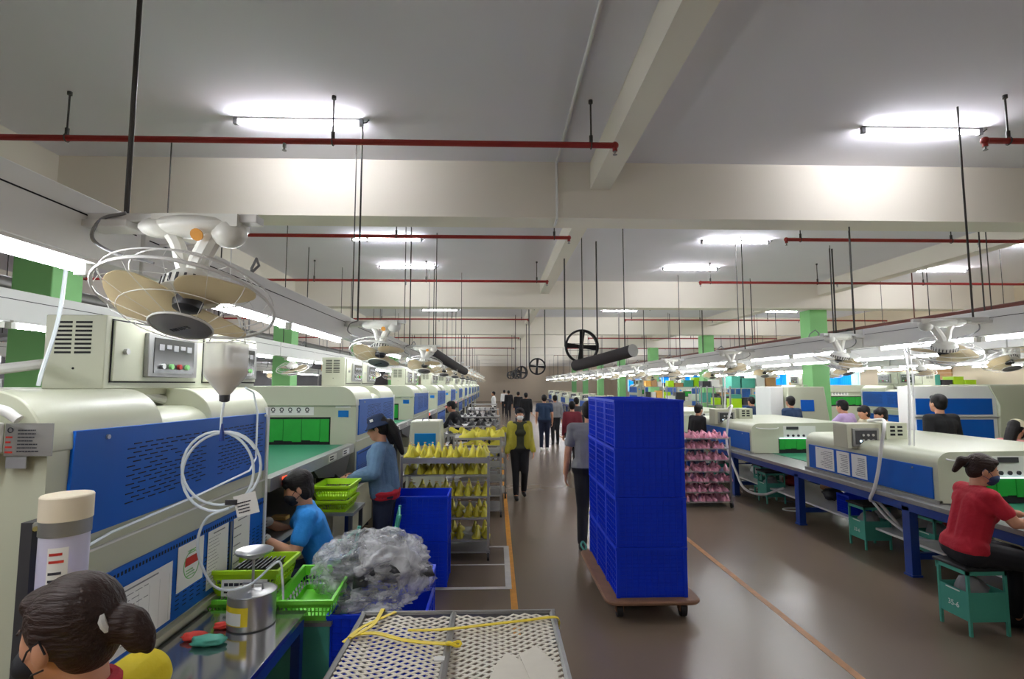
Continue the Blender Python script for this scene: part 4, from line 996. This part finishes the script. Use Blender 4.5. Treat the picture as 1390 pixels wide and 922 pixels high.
for i, (x, y, z, R) in enumerate(((1.54,9.5,2.63,.28),(1.09,14,2.42,.20),(.95,20,2.40,.22),(1.0,26,2.45,.22),(.9,32,2.5,.22),(6.75,10,2.72,.26))):
    lab = 'round black drum fan behind the upper right truss' if i == 5 else 'round black drum fan hanging over the aisle, %s' % ORD[i]
    drum_fan(lab, (x,y,z), R, 0 if i < 2 else .4)
def duct_roll(label, a, b, r):
    a, b = V(a), V(b); t = thing('fabric_duct', label, 'duct', a)
    d = b-a; mb = MB(); P = [d*(i/14)+V((0,0,-.008*sin(pi*i/14))) for i in range(15)]; mb.tube(P, r, 20); mb.build('roll', m_duct, t)
    MB().cyl(-d.normalized()*.012, -d.normalized()*.002, r*1.04, n=24).build('end_disc', m_disc, t)
    for f_ in (.12, .85):
        p = d*f_; MB().cyl(p+V((0,0,r*.8)), V((p.x,p.y,CZ-a.z-.002)), .008, n=6).build('hanger_rod', m_rod, t)
duct_roll('long dark fabric duct with grey round end above the blue crates', (2.084, 8, 2.464), (1.40, 9.3, 2.28), .095)
duct_roll('dark fabric duct with grey end disc over the left oven row', (-1.06, 8.5, 2.489), (-.76, 13, 2.27), .09)
# ------------------------------------------------------------------ background shelving
def storage(label, loc, w, rz=0, H=2.0, levels=4, seed=1, group=None, cols=None):
    lab2 = label.replace('the steel shelf at the ', '').replace(' side of the hall', ' steel shelf')
    t = thing('storage_shelf', label, 'shelf', loc, rz, group)
    for x in (0, w):
        for y in (0, .5): B('post', m_steeld, t, (x-.02,x+.02,y-.02,y+.02,0,H))
    for k in range(levels):
        z = .15+k*(H-.2)/(levels-1); B('shelf_board', m_alu, t, (0,w,0,.5,z-.02,z))
    rr = random.Random(seed); ca, sa = cos(rz), sin(rz)
    for k in range(levels):
        z = .15+k*(H-.2)/(levels-1); x = .08; q = 0
        while x < w-.3:
            bw = rr.uniform(.18,.38); bh = rr.uniform(.14,min(.38,(H-.2)/(levels-1)-.08)); m_, nm = rr.choice(cols or [(m_brownbox,'cardboard'),(m_lime,'lime green'),(m_orange,'orange'),(m_plast,'white'),(m_dark,'dark'),(m_teal,'teal'),(m_plast,'white')])
            if rr.random() < .85:
                o = B('storage_box', m_, None, (0,bw,.05,.42,0,bh), bevel=.006); o.location = (loc[0]+ca*x, loc[1]+sa*x, z); o.rotation_euler = (0,0,rz)
                B('lid', m_, o, (-.006,bw+.006,.044,.426,bh,bh+.012))
                tag(o, '%s box on the %s, %s board up, %s from left' % (nm, lab2, NTH[k], NTH[q]), 'box', 'boxes on the %s' % lab2); q += 1
            x += bw+.04
for i, (x, y, sd) in enumerate(((6.5, 14.6, 1), (7.1, 17.2, 2), (7.6, 19.5, 3), (7.0,21.6,4), (11.9, 21.0, 5), (11.85,14.2,6), (6.9, 24.5, 7))):
    storage('the steel shelf at the right side of the hall, %s' % ORD[i], (x, y, 0), 1.5, 0, 1.9, 4, sd, 'steel shelves at the right side')
for i, (x, y, sd) in enumerate(((-9.8, 9, 11), (-8.0, 13, 12), (-10.5, 15, 13), (-6.6, 20, 14), (-11.5, 6.2, 15))):
    storage('the steel shelf at the left side of the hall, %s' % ORD[i], (x, y, 0), 1.6, 0, 2.5, 5, sd, 'steel shelves at the left side', [(m_dark,'dark'),(m_grey,'grey'),(m_steeld,'steel'),(m_brownbox,'cardboard')])
for i, (x, y0, y1, z) in enumerate(((-6.0, 3, 22, 3.0), (-6.6, 4, 24, 3.3), (-9.2, 4, 24, 2.75))):
    mb = MB(); mb.tube([(x, y0, z), (x, y1, z)], .11, 14); 
    for y in range(int(y0)+1, int(y1), 3): mb.cyl((x, y, z), (x, y, CZ-.002), .012)
    tag(mb.build('air_duct', m_steeld), 'long grey air duct above the far left machines, %s to the aisle' % ORD[i], 'duct')
for i, (y, z) in enumerate(((8.2, 2.6), (11.8, 2.7), (15.9, 2.6))):
    mb = MB(); mb.tube(spline([(-12.3,y,z-.1),(-9,y+.2,z),(-6.5,y,z+.1),(-4.6,y-.3,z),(-3.9,y-.5,z-.35)], 6), .07, 10); tag(mb.build('cross_duct', m_grey), 'grey cross duct reaching to the far left machines, %s' % ORD[i], 'duct')
# ------------------------------------------------------------------ people
def blob(name, prims, voxel, m, parent, smooth=4):
    mb = MB()
    for p in prims:
        if p[0] == 'c':
            _, a, b, r0, r1 = p; a = V(a); b = V(b); d = b-a; L = d.length
            if L < 1e-6: mb.ell(a, (r0,r0,r0), n=12, k=8); continue
            q = d.to_track_quat('Z', 'Y').to_matrix().to_4x4(); M = Matrix.Translation(a) @ q
            prof = [(r0*sin(radians(t)), -r0*cos(radians(t))) for t in (4, 30, 60, 90)]+[(r1*sin(radians(t)), L+r1*cos(radians(t))) for t in (90, 60, 30, 4)]
            mb.lathe(prof, n=12, m=M)
        else: mb.ell(p[1], p[2], p[3] if len(p) > 3 else None, n=16, k=10)
    me = mb.mesh(name)
    import bmesh
    bm = bmesh.new(); bm.from_mesh(me); bmesh.ops.recalc_face_normals(bm, faces=bm.faces); bm.to_mesh(me); bm.free()
    o = bpy.data.objects.new(name, me); COL.objects.link(o)
    r = o.modifiers.new('r', 'REMESH'); r.mode = 'VOXEL'; r.voxel_size = voxel; r.use_smooth_shade = True
    s = o.modifiers.new('s', 'SMOOTH'); s.iterations = smooth; s.factor = .5
    dg = bpy.context.evaluated_depsgraph_get(); me2 = bpy.data.meshes.new_from_object(o.evaluated_get(dg)); me2.name = name
    o.modifiers.clear(); o.data = me2; bpy.data.meshes.remove(me); me2.materials.clear(); me2.materials.append(m); o.parent = parent
    return o
def fingers(prims, wr, d, n, side, curl=.5, s=1):
    # wr wrist, d hand direction, n palm normal (palm faces along n), side: direction towards the thumb
    d = V(d).normalized(); n = (V(n)-d*V(n).dot(d)).normalized(); t = V(side); t = (t-d*t.dot(d)-n*t.dot(n)).normalized()
    wr = V(wr)
    for u in (-.026, -.009, .009, .026): prims.append(('c', wr+d*.015+t*u*.6*s, wr+d*.082*s+t*u*s, .014*s, .0125*s))
    for k, (u, L) in enumerate(((.029,.066),(.0105,.074),(-.0095,.069),(-.028,.054))):
        p = wr+d*.085*s+t*u*s; a = curl*.5; L *= s
        for seg, f in enumerate((.45, .32, .25)):
            q = p+(d*cos(a)+n*sin(a)+t*u*1.2)*L*f; prims.append(('c', p, q, (.0088-.0008*seg)*s, (.0084-.0009*seg)*s)); p = q; a += curl
    p = wr+d*.025*s+t*.025*s; q = p+(d*.6+t*.75+n*.3).normalized()*.038*s; r = q+(d*.95+t*.2+n*.4).normalized()*.03*s
    prims += [('c', p, q, .0125*s, .0105*s), ('c', q, r, .010*s, .0085*s)]
def person(label, loc, rz, pose, shirt, pants, hair='short', sleeve='short', mask=None, scale=1, detail=2, face_pitch=0, face_yaw=0, hat=None, jacket=None, shoes=m_black, hairm=None, gloves=False, lean=0, arms=None, female=True, legs=None, seat=.52, skirtlen=0, collar=None):
    t = thing('person', label, 'person', loc, rz); t.scale = (scale,)*3
    vox = {2: .0075, 1: .011, 0: .018}[detail]
    hairm = hairm or m_hair
    if pose == 'sit':
        pz = seat+.10; J = dict(pel=(0,0,pz), kL=(-.11,.40,seat+.05), kR=(.11,.40,seat+.05), aL=(-.11,.36,.08), aR=(.11,.36,.08))
    else:
        pz = .90; J = dict(pel=(0,0,pz), kL=(-.085,.02,.48), kR=(.085,.02,.48), aL=(-.085,-.02,.08), aR=(.085,-.02,.08))
    if legs: J.update(legs)
    pel = V(J['pel']); Rl = Matrix.Rotation(-lean, 3, 'X')
    def up(x, y, z): return pel+Rl @ V((x, y, z))
    waist = up(0,.0,.16); chest = up(0,.0,.36); neck = up(0,-.005,.50); sw = .165 if female else .19
    sL, sR = up(-sw,-.01,.44), up(sw,-.01,.44)
    hd = neck+Rl @ V((0,.02,.03))+V((0,.01,.10)); Hm = Matrix.Translation(hd) @ (Matrix.Rotation(face_yaw, 4, 'Z') @ Matrix.Rotation(-lean*.5-face_pitch, 4, 'X'))
    A = dict(eL=(sL+V((-.04,-.02,-.27))), wL=(sL+V((-.05,.05,-.50))), eR=(sR+V((.04,-.02,-.27))), wR=(sR+V((.05,.05,-.50))), dL=(0,.1,-1), dR=(0,.1,-1), nL=(1,0,0), nR=(-1,0,0), tL=(0,1,0), tR=(0,1,0), curl=.4)
    if arms: A.update({k: (V(v) if k != 'curl' else v) for k, v in arms.items()})
    kL, kR, aL, aR = (V(J[k]) for k in ('kL','kR','aL','aR'))
    hipL, hipR = pel+V((-.09,0,0)), pel+V((.09,0,0)); w = 1 if female else 1.08
    def torso(e=0): return [('c', hipL+V((0,0,.02)), hipR+V((0,0,.02)), .105+e, .105+e), ('c', up(-.05,0,.05), up(-.055,0,.36), .095*w+e, .098*w+e), ('c', up(.05,0,.05), up(.055,0,.36), .095*w+e, .098*w+e),
        ('c', up(-.10*w,-.0,.37), up(.10*w,-.0,.37), .088*w+e, .088*w+e), ('c', up(0,0,.42), sL, .07+e, .054+e), ('c', up(0,0,.42), sR, .07+e, .054+e)]+([('c', up(-.06,.07,.30), up(.06,.07,.30), .055+e, .055+e)] if female else [])
    def armp(s, e=0, cut=1.0):
        sh, el, wr = (sL, A['eL'], A['wL']) if s == 'L' else (sR, A['eR'], A['wR']); el = V(el); wr = V(wr)
        out = [('c', sh, sh.lerp(el, min(cut, 1)), .050+e, .041+e)]
        if cut > 1: out.append(('c', el, el.lerp(wr, min(cut-1, 1)), .040+e, .030+e-(.004 if e else 0)))
        return out
    def legp(e=0, cut=2.0):
        out = []
        for h, k, a in ((hipL, kL, aL), (hipR, kR, aR)):
            out += [('c', h, k, .088+e, .058+e)]
            if cut > 1: c = k.lerp(a, cut-1); out += [('c', k+V((0,-.004,0)), c, .056+e, .042+e)]
        return out
    pr = torso()+armp('L', 0, 2)+armp('R', 0, 2)+legp()
    for a in (aL, aR): pr.append(('c', a+V((0,-.02,-.03)), a+V((0,.13,-.045)), .035, .028))
    pr.append(('c', neck-Rl @ V((0,0,.06)), hd+Hm.to_3x3() @ V((0,-.02,-.05)), .052, .050))
    pr += [('e', (0,-.012,.025), (.074,.094,.088), Hm), ('e', (0,.025,-.02), (.062,.068,.088), Hm), ('e', (0,.045,-.078), (.040,.042,.034), Hm), ('e', (0,.094,-.018), (.011,.016,.020), Hm), ('e', (0,.089,.008), (.008,.008,.022), Hm),
           ('e', (-.078,-.005,-.012), (.010,.020,.031), Hm), ('e', (.078,-.005,-.012), (.010,.020,.031), Hm), ('e', (0,.085,-.058), (.022,.010,.008), Hm)]
    if detail >= 1:
        fingers(pr, A['wL'], A['dL'], A['nL'], A['tL'], A['curl']); fingers(pr, A['wR'], A['dR'], A['nR'], A['tR'], A['curl'])
    else:
        for s in 'LR': wr = V(A['w'+s]); d = V(A['d'+s]).normalized(); pr.append(('c', wr, wr+d*.13, .03, .022))
    blob('body', pr, vox, m_skin, t, 3)
    cut = {'short': .62, 'long': 1.97, 'none': .15}[sleeve]
    sh = torso(.014 if not jacket else .012)+armp('L', .014, cut)+armp('R', .014, cut)+[('c', neck-Rl @ V((0,0,.07)), neck-Rl @ V((0,0,.03)), .07, .062)]
    if sleeve == 'short':
        for s in 'LR':
            s0 = sL if s == 'L' else sR; e0 = V(A['e'+s]); sh.append(('c', s0.lerp(e0,.2), s0.lerp(e0,.6), .06, .062))
    blob('shirt', sh, vox*1.2, shirt, t, 4)
    pp = [('c', hipL+V((0,0,.0)), hipR+V((0,0,.0)), .118, .118)]+legp(.014, 1.93); blob('trousers', pp, vox*1.3, pants, t, 4)
    for a in (aL, aR): blob('shoe', [('c', a+V((0,-.03,-.035)), a+V((0,.135,-.05)), .043, .034), ('c', a+V((0,-.03,-.055)), a+V((0,.14,-.06)), .03, .026), ('c', a+V((0,-.025,-.03)), a+V((0,-.02,.0)), .042, .04)], .009, shoes, t, 3)
    if collar: MB().ring(neck+Rl @ V((0,-.0,.012)), .062, .016, 'Z', 24, 8).build('collar', collar, t)
    # face
    if detail >= 1:
        for x in (-.030, .030):
            e = MB().ell((x,.0645,.010), (.012,.0078,.007), Hm, 12, 8).build('eye', m_eye, t); MB().ell((x,.0705,.010), (.0055,.0035,.0055), Hm, 10, 6).build('iris', m_black, e)
            MB().tube([Hm @ V((x-.013,.072,.026)), Hm @ V((x,.0775,.031)), Hm @ V((x+.013,.072,.027))], .0028, 5).build('eyebrow', hairm, t)
        if not mask: MB().ell((0,.0885,-.058), (.019,.005,.0055), Hm).build('lips', mat('lip_skin', (170,92,84), .5) if 'lip_skin' not in bpy.data.materials else bpy.data.materials['lip_skin'], t)
    if mask:
        mo = blob('face_mask', [('e', (0,.056,-.045), (.062,.056,.044), Hm), ('e', (0,.092,-.035), (.018,.022,.030), Hm), ('e', (0,.05,-.078), (.046,.048,.028), Hm)], .006, mask, t, 3)
        if detail >= 1:
            mb = MB()
            for sx in (-1, 1):
                mb.tube([Hm @ V(p) for p in ((sx*.058,.05,-.025),(sx*.078,.02,-.0),(sx*.084,-.012,.018),(sx*.084,-.022,-.01))], .0022, 5); mb.tube([Hm @ V(p) for p in ((sx*.054,.05,-.07),(sx*.074,.02,-.05),(sx*.084,-.015,-.04))], .0022, 5)
            mb.build('ear_loops', mask, mo)
    hp = [('e', (0,-.022,.036), (.084,.098,.092), Hm), ('e', (0,-.045,-.005), (.076,.062,.085), Hm), ('e', (-.066,-.012,.018), (.016,.04,.05), Hm), ('e', (.066,-.012,.018), (.016,.04,.05), Hm), ('e', (0,.040,.078), (.056,.042,.032), Hm)]
    if hair == 'bun': hp += [('e', (0,-.075,.015), (.05,.05,.055), Hm), ('e', (.0,-.125,.0), (.034,.04,.042), Hm), ('e', (.0,-.150,-.018), (.030,.032,.05), Hm), ('e', (.0,-.172,-.035), (.016,.02,.04), Hm)]
    if hair == 'tail': hp += [('e', (0,-.085,.01), (.045,.045,.05), Hm), ('c', Hm @ V((0,-.12,.01)), Hm @ V((0,-.15,-.10)), .05, .055), ('c', Hm @ V((0,-.15,-.10)), Hm @ V((0,-.16,-.30)), .055, .022), ('c', Hm @ V((.02,-.08,.0)), Hm @ V((.03,-.10,-.16)), .05, .04)]
    if hair == 'long': hp += [('c', Hm @ V((0,-.065,-.02)), up(0,-.12,.36), .068, .055), ('c', up(.0,-.12,.36), up(.0,-.13,.22), .055, .025)]
    if hair == 'bob': hp += [('e', (-.066,-.03,-.035), (.02,.036,.06), Hm), ('e', (.066,-.03,-.035), (.02,.036,.06), Hm), ('e', (0,-.045,-.05), (.068,.05,.055), Hm), ('e', (0,.062,.052), (.055,.028,.032), Hm)]
    if hair == 'knot': hp += [('e', (0,-.115,.03), (.036,.036,.04), Hm), ('c', Hm @ V((0,-.14,.03)), Hm @ V((0,-.165,-.06)), .036, .02)]
    blob('hair', hp, max(.006, vox*.8), hairm, t, 2)
    if hair in ('bun', 'knot', 'tail') and detail == 2:
        MB().ring((0,0,0), .034, .009, 'Z', 20, 8, m=Hm @ Matrix.Translation((0,-.105,.022)) @ Matrix.Rotation(1.35, 4, 'X')).build('hair_tie', m_white if hair == 'bun' else m_black, t)
    if hat == 'bucket':
        MB().lathe([(.128,.02),(.125,.012),(.092,.055),(.090,.06),(.082,.115),(.07,.128),(.02,.131)], n=28, m=Hm @ Matrix.Translation((0,-.01,.0))).build('bucket_hat', m_hat, t, ang=1.2)
        MB().box(-.095,-.085,.0,.03,.075,.1, Hm).build('hat_badge', m_paper, t)
    if hat and hat != 'bucket':
        mm = hat; o = MB(); o.lathe([(.09,.03),(.089,.06),(.07,.11),(.03,.13),(.01,.132)], n=24, m=Hm @ Matrix.Translation((0,-.01,.0))); o.ell((0,.11,.045), (.06,.06,.007), Hm); o.build('cap', mm, t)
    if jacket:
        jp = [('c', up(-.118,.032,.04), up(-.112,.032,.39), .088, .086), ('c', up(.118,.032,.04), up(.112,.032,.39), .088, .086), ('c', up(-.03,-.06,.06), up(-.03,-.05,.38), .085, .085), ('c', up(.03,-.06,.06), up(.03,-.05,.38), .085, .085), ('c', up(-.02,-.04,.43), sL, .065, .066), ('c', up(.02,-.04,.43), sR, .065, .066)]+armp('L', .026, 1.95)+armp('R', .026, 1.95)
        blob('jacket', jp, vox*1.2, jacket, t, 3)
    if gloves:
        for s in 'LR':
            gp = []; fingers(gp, A['w'+s], A['d'+s], A['n'+s], A['t'+s], A['curl']); gp = [(g[0], g[1], g[2], g[3]+.004, g[4]+.004) for g in gp]; wr = V(A['w'+s]); gp.append(('c', wr-V(A['d'+s]).normalized()*.02, wr+V(A['d'+s]).normalized()*.03, .036, .034)); blob('glove', gp, .006, m_glove, t, 2)
    return t
m_hat = mat('navy_cotton', (24,42,74), .85, var=.1, scale=20)
m_bshirt = mat('bright_blue_cotton', (40,138,220), .85, var=.06, scale=13, bump=.6); m_denim = mat('denim', (96,126,158), .9, var=.22, scale=16, bump=.7); m_jean = mat('dark_jeans', (30,38,62), .9, var=.15, scale=24)
m_rshirt = mat('red_cotton', (176,22,44), .85, var=.06, scale=12, bump=.6); m_yshirt = mat('yellow_cotton', (222,200,20), .8, var=.06, scale=12, bump=.6); m_gshirt = mat('grey_cotton', (130,130,132), .9, var=.1, scale=12, bump=.5)
m_trs = mat('black_trousers', (20,20,26), .85, var=.15); m_navyt = mat('navy_shirt', (34,56,86), .85, var=.1); m_lav = mat('lavender_cotton', (184,160,204), .85, var=.06, scale=10); m_pnk = mat('pink_cotton', (226,154,150), .85, var=.06)
m_blk = mat('black_cotton', (16,16,20), .85, var=.15); m_yjack = mat('yellow_green_jacket', (158,150,36), .7, var=.12, scale=12, bump=.7); m_olive = mat('dark_olive_apron', (48,52,34), .8, var=.1); m_mar = mat('maroon_cotton', (110,30,44), .85, var=.1)
m_maskb = mat('black_mask', (26,26,32), .8); m_maskn = mat('navy_mask', (40,62,104), .75, var=.1, scale=20); m_maskw = mat('white_mask', (232,232,232), .7, var=.03); m_cream2 = mat('cream_cotton', (214,196,170), .85, var=.08); m_brim = mat('pale_cap', (214,206,176), .8)
R90 = pi/2
p = person('woman with dark brown hair bun, black mask and yellow shirt in the lower left corner', (-.815, 1.25, 0), R90*.97, 'sit', m_yshirt, m_trs, 'bun', 'short', m_maskb, hairm=m_hairb, lean=.24, face_pitch=.05, seat=.66, collar=m_rshirt,
    legs=dict(pel=(0,-.02,.79), kL=(-.11,.30,.66), kR=(.11,.30,.66), aL=(-.11,.28,.08), aR=(.11,.28,.08)), arms=dict(eL=(-.26,.26,.92), wL=(-.14,.48,.93), eR=(.26,.26,.92), wR=(.14,.48,.93), dL=(.2,1,0), dR=(-.2,1,0), nL=(0,0,-1), nR=(0,0,-1), tL=(1,.3,0), tR=(-1,.3,0), curl=.5))
person('seated woman in bright blue t-shirt with white gloves and black mask at the dark workbench', (-1.20, 3.95, 0), R90*1.22, 'sit', m_bshirt, m_jean, 'bob', 'short', m_maskb, lean=.36, face_pitch=.22, seat=.53, gloves=True,
    arms=dict(eL=(-.23,.22,.83), wL=(-.16,.42,.93), eR=(.22,.24,.86), wR=(.13,.42,.97), dL=(.3,1,.05), dR=(-.3,1,.0), nL=(0,0,-1), nR=(0,0,-1), tL=(1,0,0), tR=(-1,0,0), curl=.6))
p = person('woman standing in denim jacket and navy bucket hat with long black hair', (-1.06, 5.25, 0), R90, 'stand', m_denim, m_jean, 'tail', 'long', None, hat='bucket', jacket=m_denim, face_pitch=.25, lean=.12,
    arms=dict(eL=(-.24,.06,1.13), wL=(-.13,.30,1.06), eR=(.24,.06,1.13), wR=(.12,.32,1.05), dL=(.2,1,-.1), dR=(-.2,1,-.1), nL=(.8,0,-.6), nR=(-.8,0,-.6), tL=(.3,.2,.9), tR=(-.3,.2,.9), curl=.75))
blob('red_shirt_tail', [('e', (0,.0,.93), (.222,.148,.06)), ('e', (0,.0,.885), (.216,.142,.05))], .012, m_rshirt, p, 3)
o = copy_tree(tree(shoe), None, 'black shoe held by the woman in the denim jacket', (-1.42, 5.18, 1.03), 1.3, 'held shoes')
person('woman in yellow-green jacket, black apron and white mask walking towards the camera', (.42, 9.35, 0), pi+.08, 'stand', m_olive, m_trs, 'short', 'long', m_maskw, hat=m_trs, jacket=m_yjack, scale=.93, detail=1,
    legs=dict(kL=(-.085,.07,.49), aL=(-.09,-.12,.10), kR=(.08,.05,.48), aR=(.085,.14,.08)), arms=dict(wL=(-.24,.14,.87), wR=(.24,.06,.84)))
person('man in navy shirt and jeans walking away in the middle of the aisle', (1.44, 15.8, 0), .0, 'stand', m_navyt, m_jean, 'short', 'short', None, female=False, detail=1, shoes=m_white, legs=dict(aL=(-.10,-.08,.09), aR=(.09,.10,.08)))
person('man in grey t-shirt and black trousers walking away behind the tall blue crates', (1.13, 6.45, 0), -.08, 'stand', m_gshirt, m_trs, 'short', 'short', None, female=False, detail=2, scale=1.06,
    legs=dict(kL=(-.08,.0,.47), aL=(-.10,-.10,.09), kR=(.09,.10,.48), aR=(.09,.16,.08)), arms=dict(eL=(-.245,-.02,1.07), wL=(-.27,.04,.83)))
person('bending worker in black with a cap at the far silver trolleys', (-.72, 11.9, 0), R90*.9, 'stand', m_blk, m_trs, 'short', 'long', None, hat=m_trs, lean=.5, detail=1, arms=dict(eL=(-.2,.35,1.05), wL=(-.12,.5,1.0), eR=(.2,.35,1.05), wR=(.12,.5,1.0)))
for i, (x, y, rz, s, pn, lab) in enumerate(((.55, 34, 0, m_white, m_trs, 'distant person in white shirt at the end of the aisle'), (.75, 31, .3, m_trs, m_trs, 'distant person in black near the end of the aisle, left of two'), (1.1, 26, 0, m_blk, m_jean, 'distant person in black near the end of the aisle, right of two'),
        (1.95, 17.5, .2, m_gshirt, m_trs, 'distant person in grey right of the man in navy'), (1.75, 12.2, 0, m_mar, m_trs, 'person in maroon shirt in front of the navy man beside the blue crates'), (2.2, 14.5, 0, m_dark, m_trs, 'person in dark clothes behind the maroon one'), (-.1, 27, 1.5, m_white, m_trs, 'distant person in white beside the far trolleys'), (1.25, 22, 0, m_blk, m_trs, 'distant person in black with a dark cap behind the masked woman'))):
    person(lab, (x, y, 0), rz, 'stand', s, pn, 'short', 'long', None, detail=0, female=(i % 2 == 0), scale=.97 if i != 4 else .95, hat=(m_trs if i == 7 else None))
p = person('woman in red t-shirt with brown ponytail and navy mask sitting on the right teal stool', (3.80, 4.31, 0), -R90*1.15, 'sit', m_rshirt, m_trs, 'knot', 'short', m_maskn, hairm=m_hairb, lean=.26, face_pitch=.14, face_yaw=-.25, seat=.50, scale=1.04,
    arms=dict(eL=(-.24,.24,.86), wL=(-.15,.47,.85), eR=(.235,.21,.86), wR=(.16,.46,.85), dL=(.1,1,0), dR=(-.1,1,0), nL=(0,0,-1), nR=(0,0,-1), tL=(1,0,0), tR=(-1,0,0), curl=.5))
person('man in black jacket with white sleeve stripe standing before the wide oven', (6.2, 7.28, 0), .15, 'stand', m_blk, m_trs, 'short', 'long', None, female=False, detail=1, scale=1.10)
p = bpy.data.objects[p.name]
person('worker in lavender shirt with dark cap bending at the back of the right row', (6.5, 9.5, 0), .5, 'stand', m_lav, m_trs, 'short', 'long', None, hat=m_blk, lean=.35, detail=1, scale=1.03, arms=dict(eL=(-.3,.32,1.1), wL=(-.3,.5,1.05), eR=(.25,.32,1.1), wR=(.2,.5,1.0)))
person('worker in cream shirt with black hair leaning over behind the right row, left of two', (6.68, 8.6, 0), 1.2, 'stand', m_cream2, m_trs, 'bob', 'long', None, lean=.55, detail=1, arms=dict(eL=(-.2,.4,1.05), wL=(-.1,.55,1.0), eR=(.2,.4,1.05), wR=(.1,.55,1.0)))
person('worker in pale shirt with black hair leaning over behind the right row, right of two', (6.75, 9.2, 0), 1.5, 'stand', m_brim, m_trs, 'bob', 'long', None, lean=.5, detail=1, arms=dict(eL=(-.2,.4,1.05), wL=(-.1,.55,1.0), eR=(.2,.4,1.05), wR=(.1,.55,1.0)))
person('seated worker in pink shirt and pale cap at the right edge', (6.52, 6.62, 0), -R90*.9, 'sit', m_pnk, m_trs, 'long', 'short', m_maskb, hat=m_brim, lean=.2, face_pitch=.2, seat=.62, detail=1, legs=dict(pel=(0,0,.76), kL=(-.11,.4,.68), kR=(.11,.4,.68), aL=(-.11,.36,.08), aR=(.11,.36,.08)), arms=dict(eL=(-.23,.2,.98), wL=(-.1,.42,.95), eR=(.23,.2,.98), wR=(.1,.42,.95)))
chair('teal metal chair under the worker in pink', (6.52, 6.62, 0), -R90*.9)
person('worker in black with a white mask behind the pink trolley', (3.98, 10.6, 0), -1.2, 'stand', m_blk, m_jean, 'short', 'long', m_maskw, lean=.2, detail=1, scale=.95)
person('worker in navy with a cap behind the second low oven', (6.75, 13.6, 0), .4, 'stand', m_navyt, m_trs, 'short', 'long', None, hat=m_trs, lean=.3, detail=1)
person('worker in dark navy behind the second low oven, near the tapered machine', (6.35, 11.3, 0), .2, 'stand', m_navyt, m_trs, 'short', 'long', None, detail=1, scale=1.03)
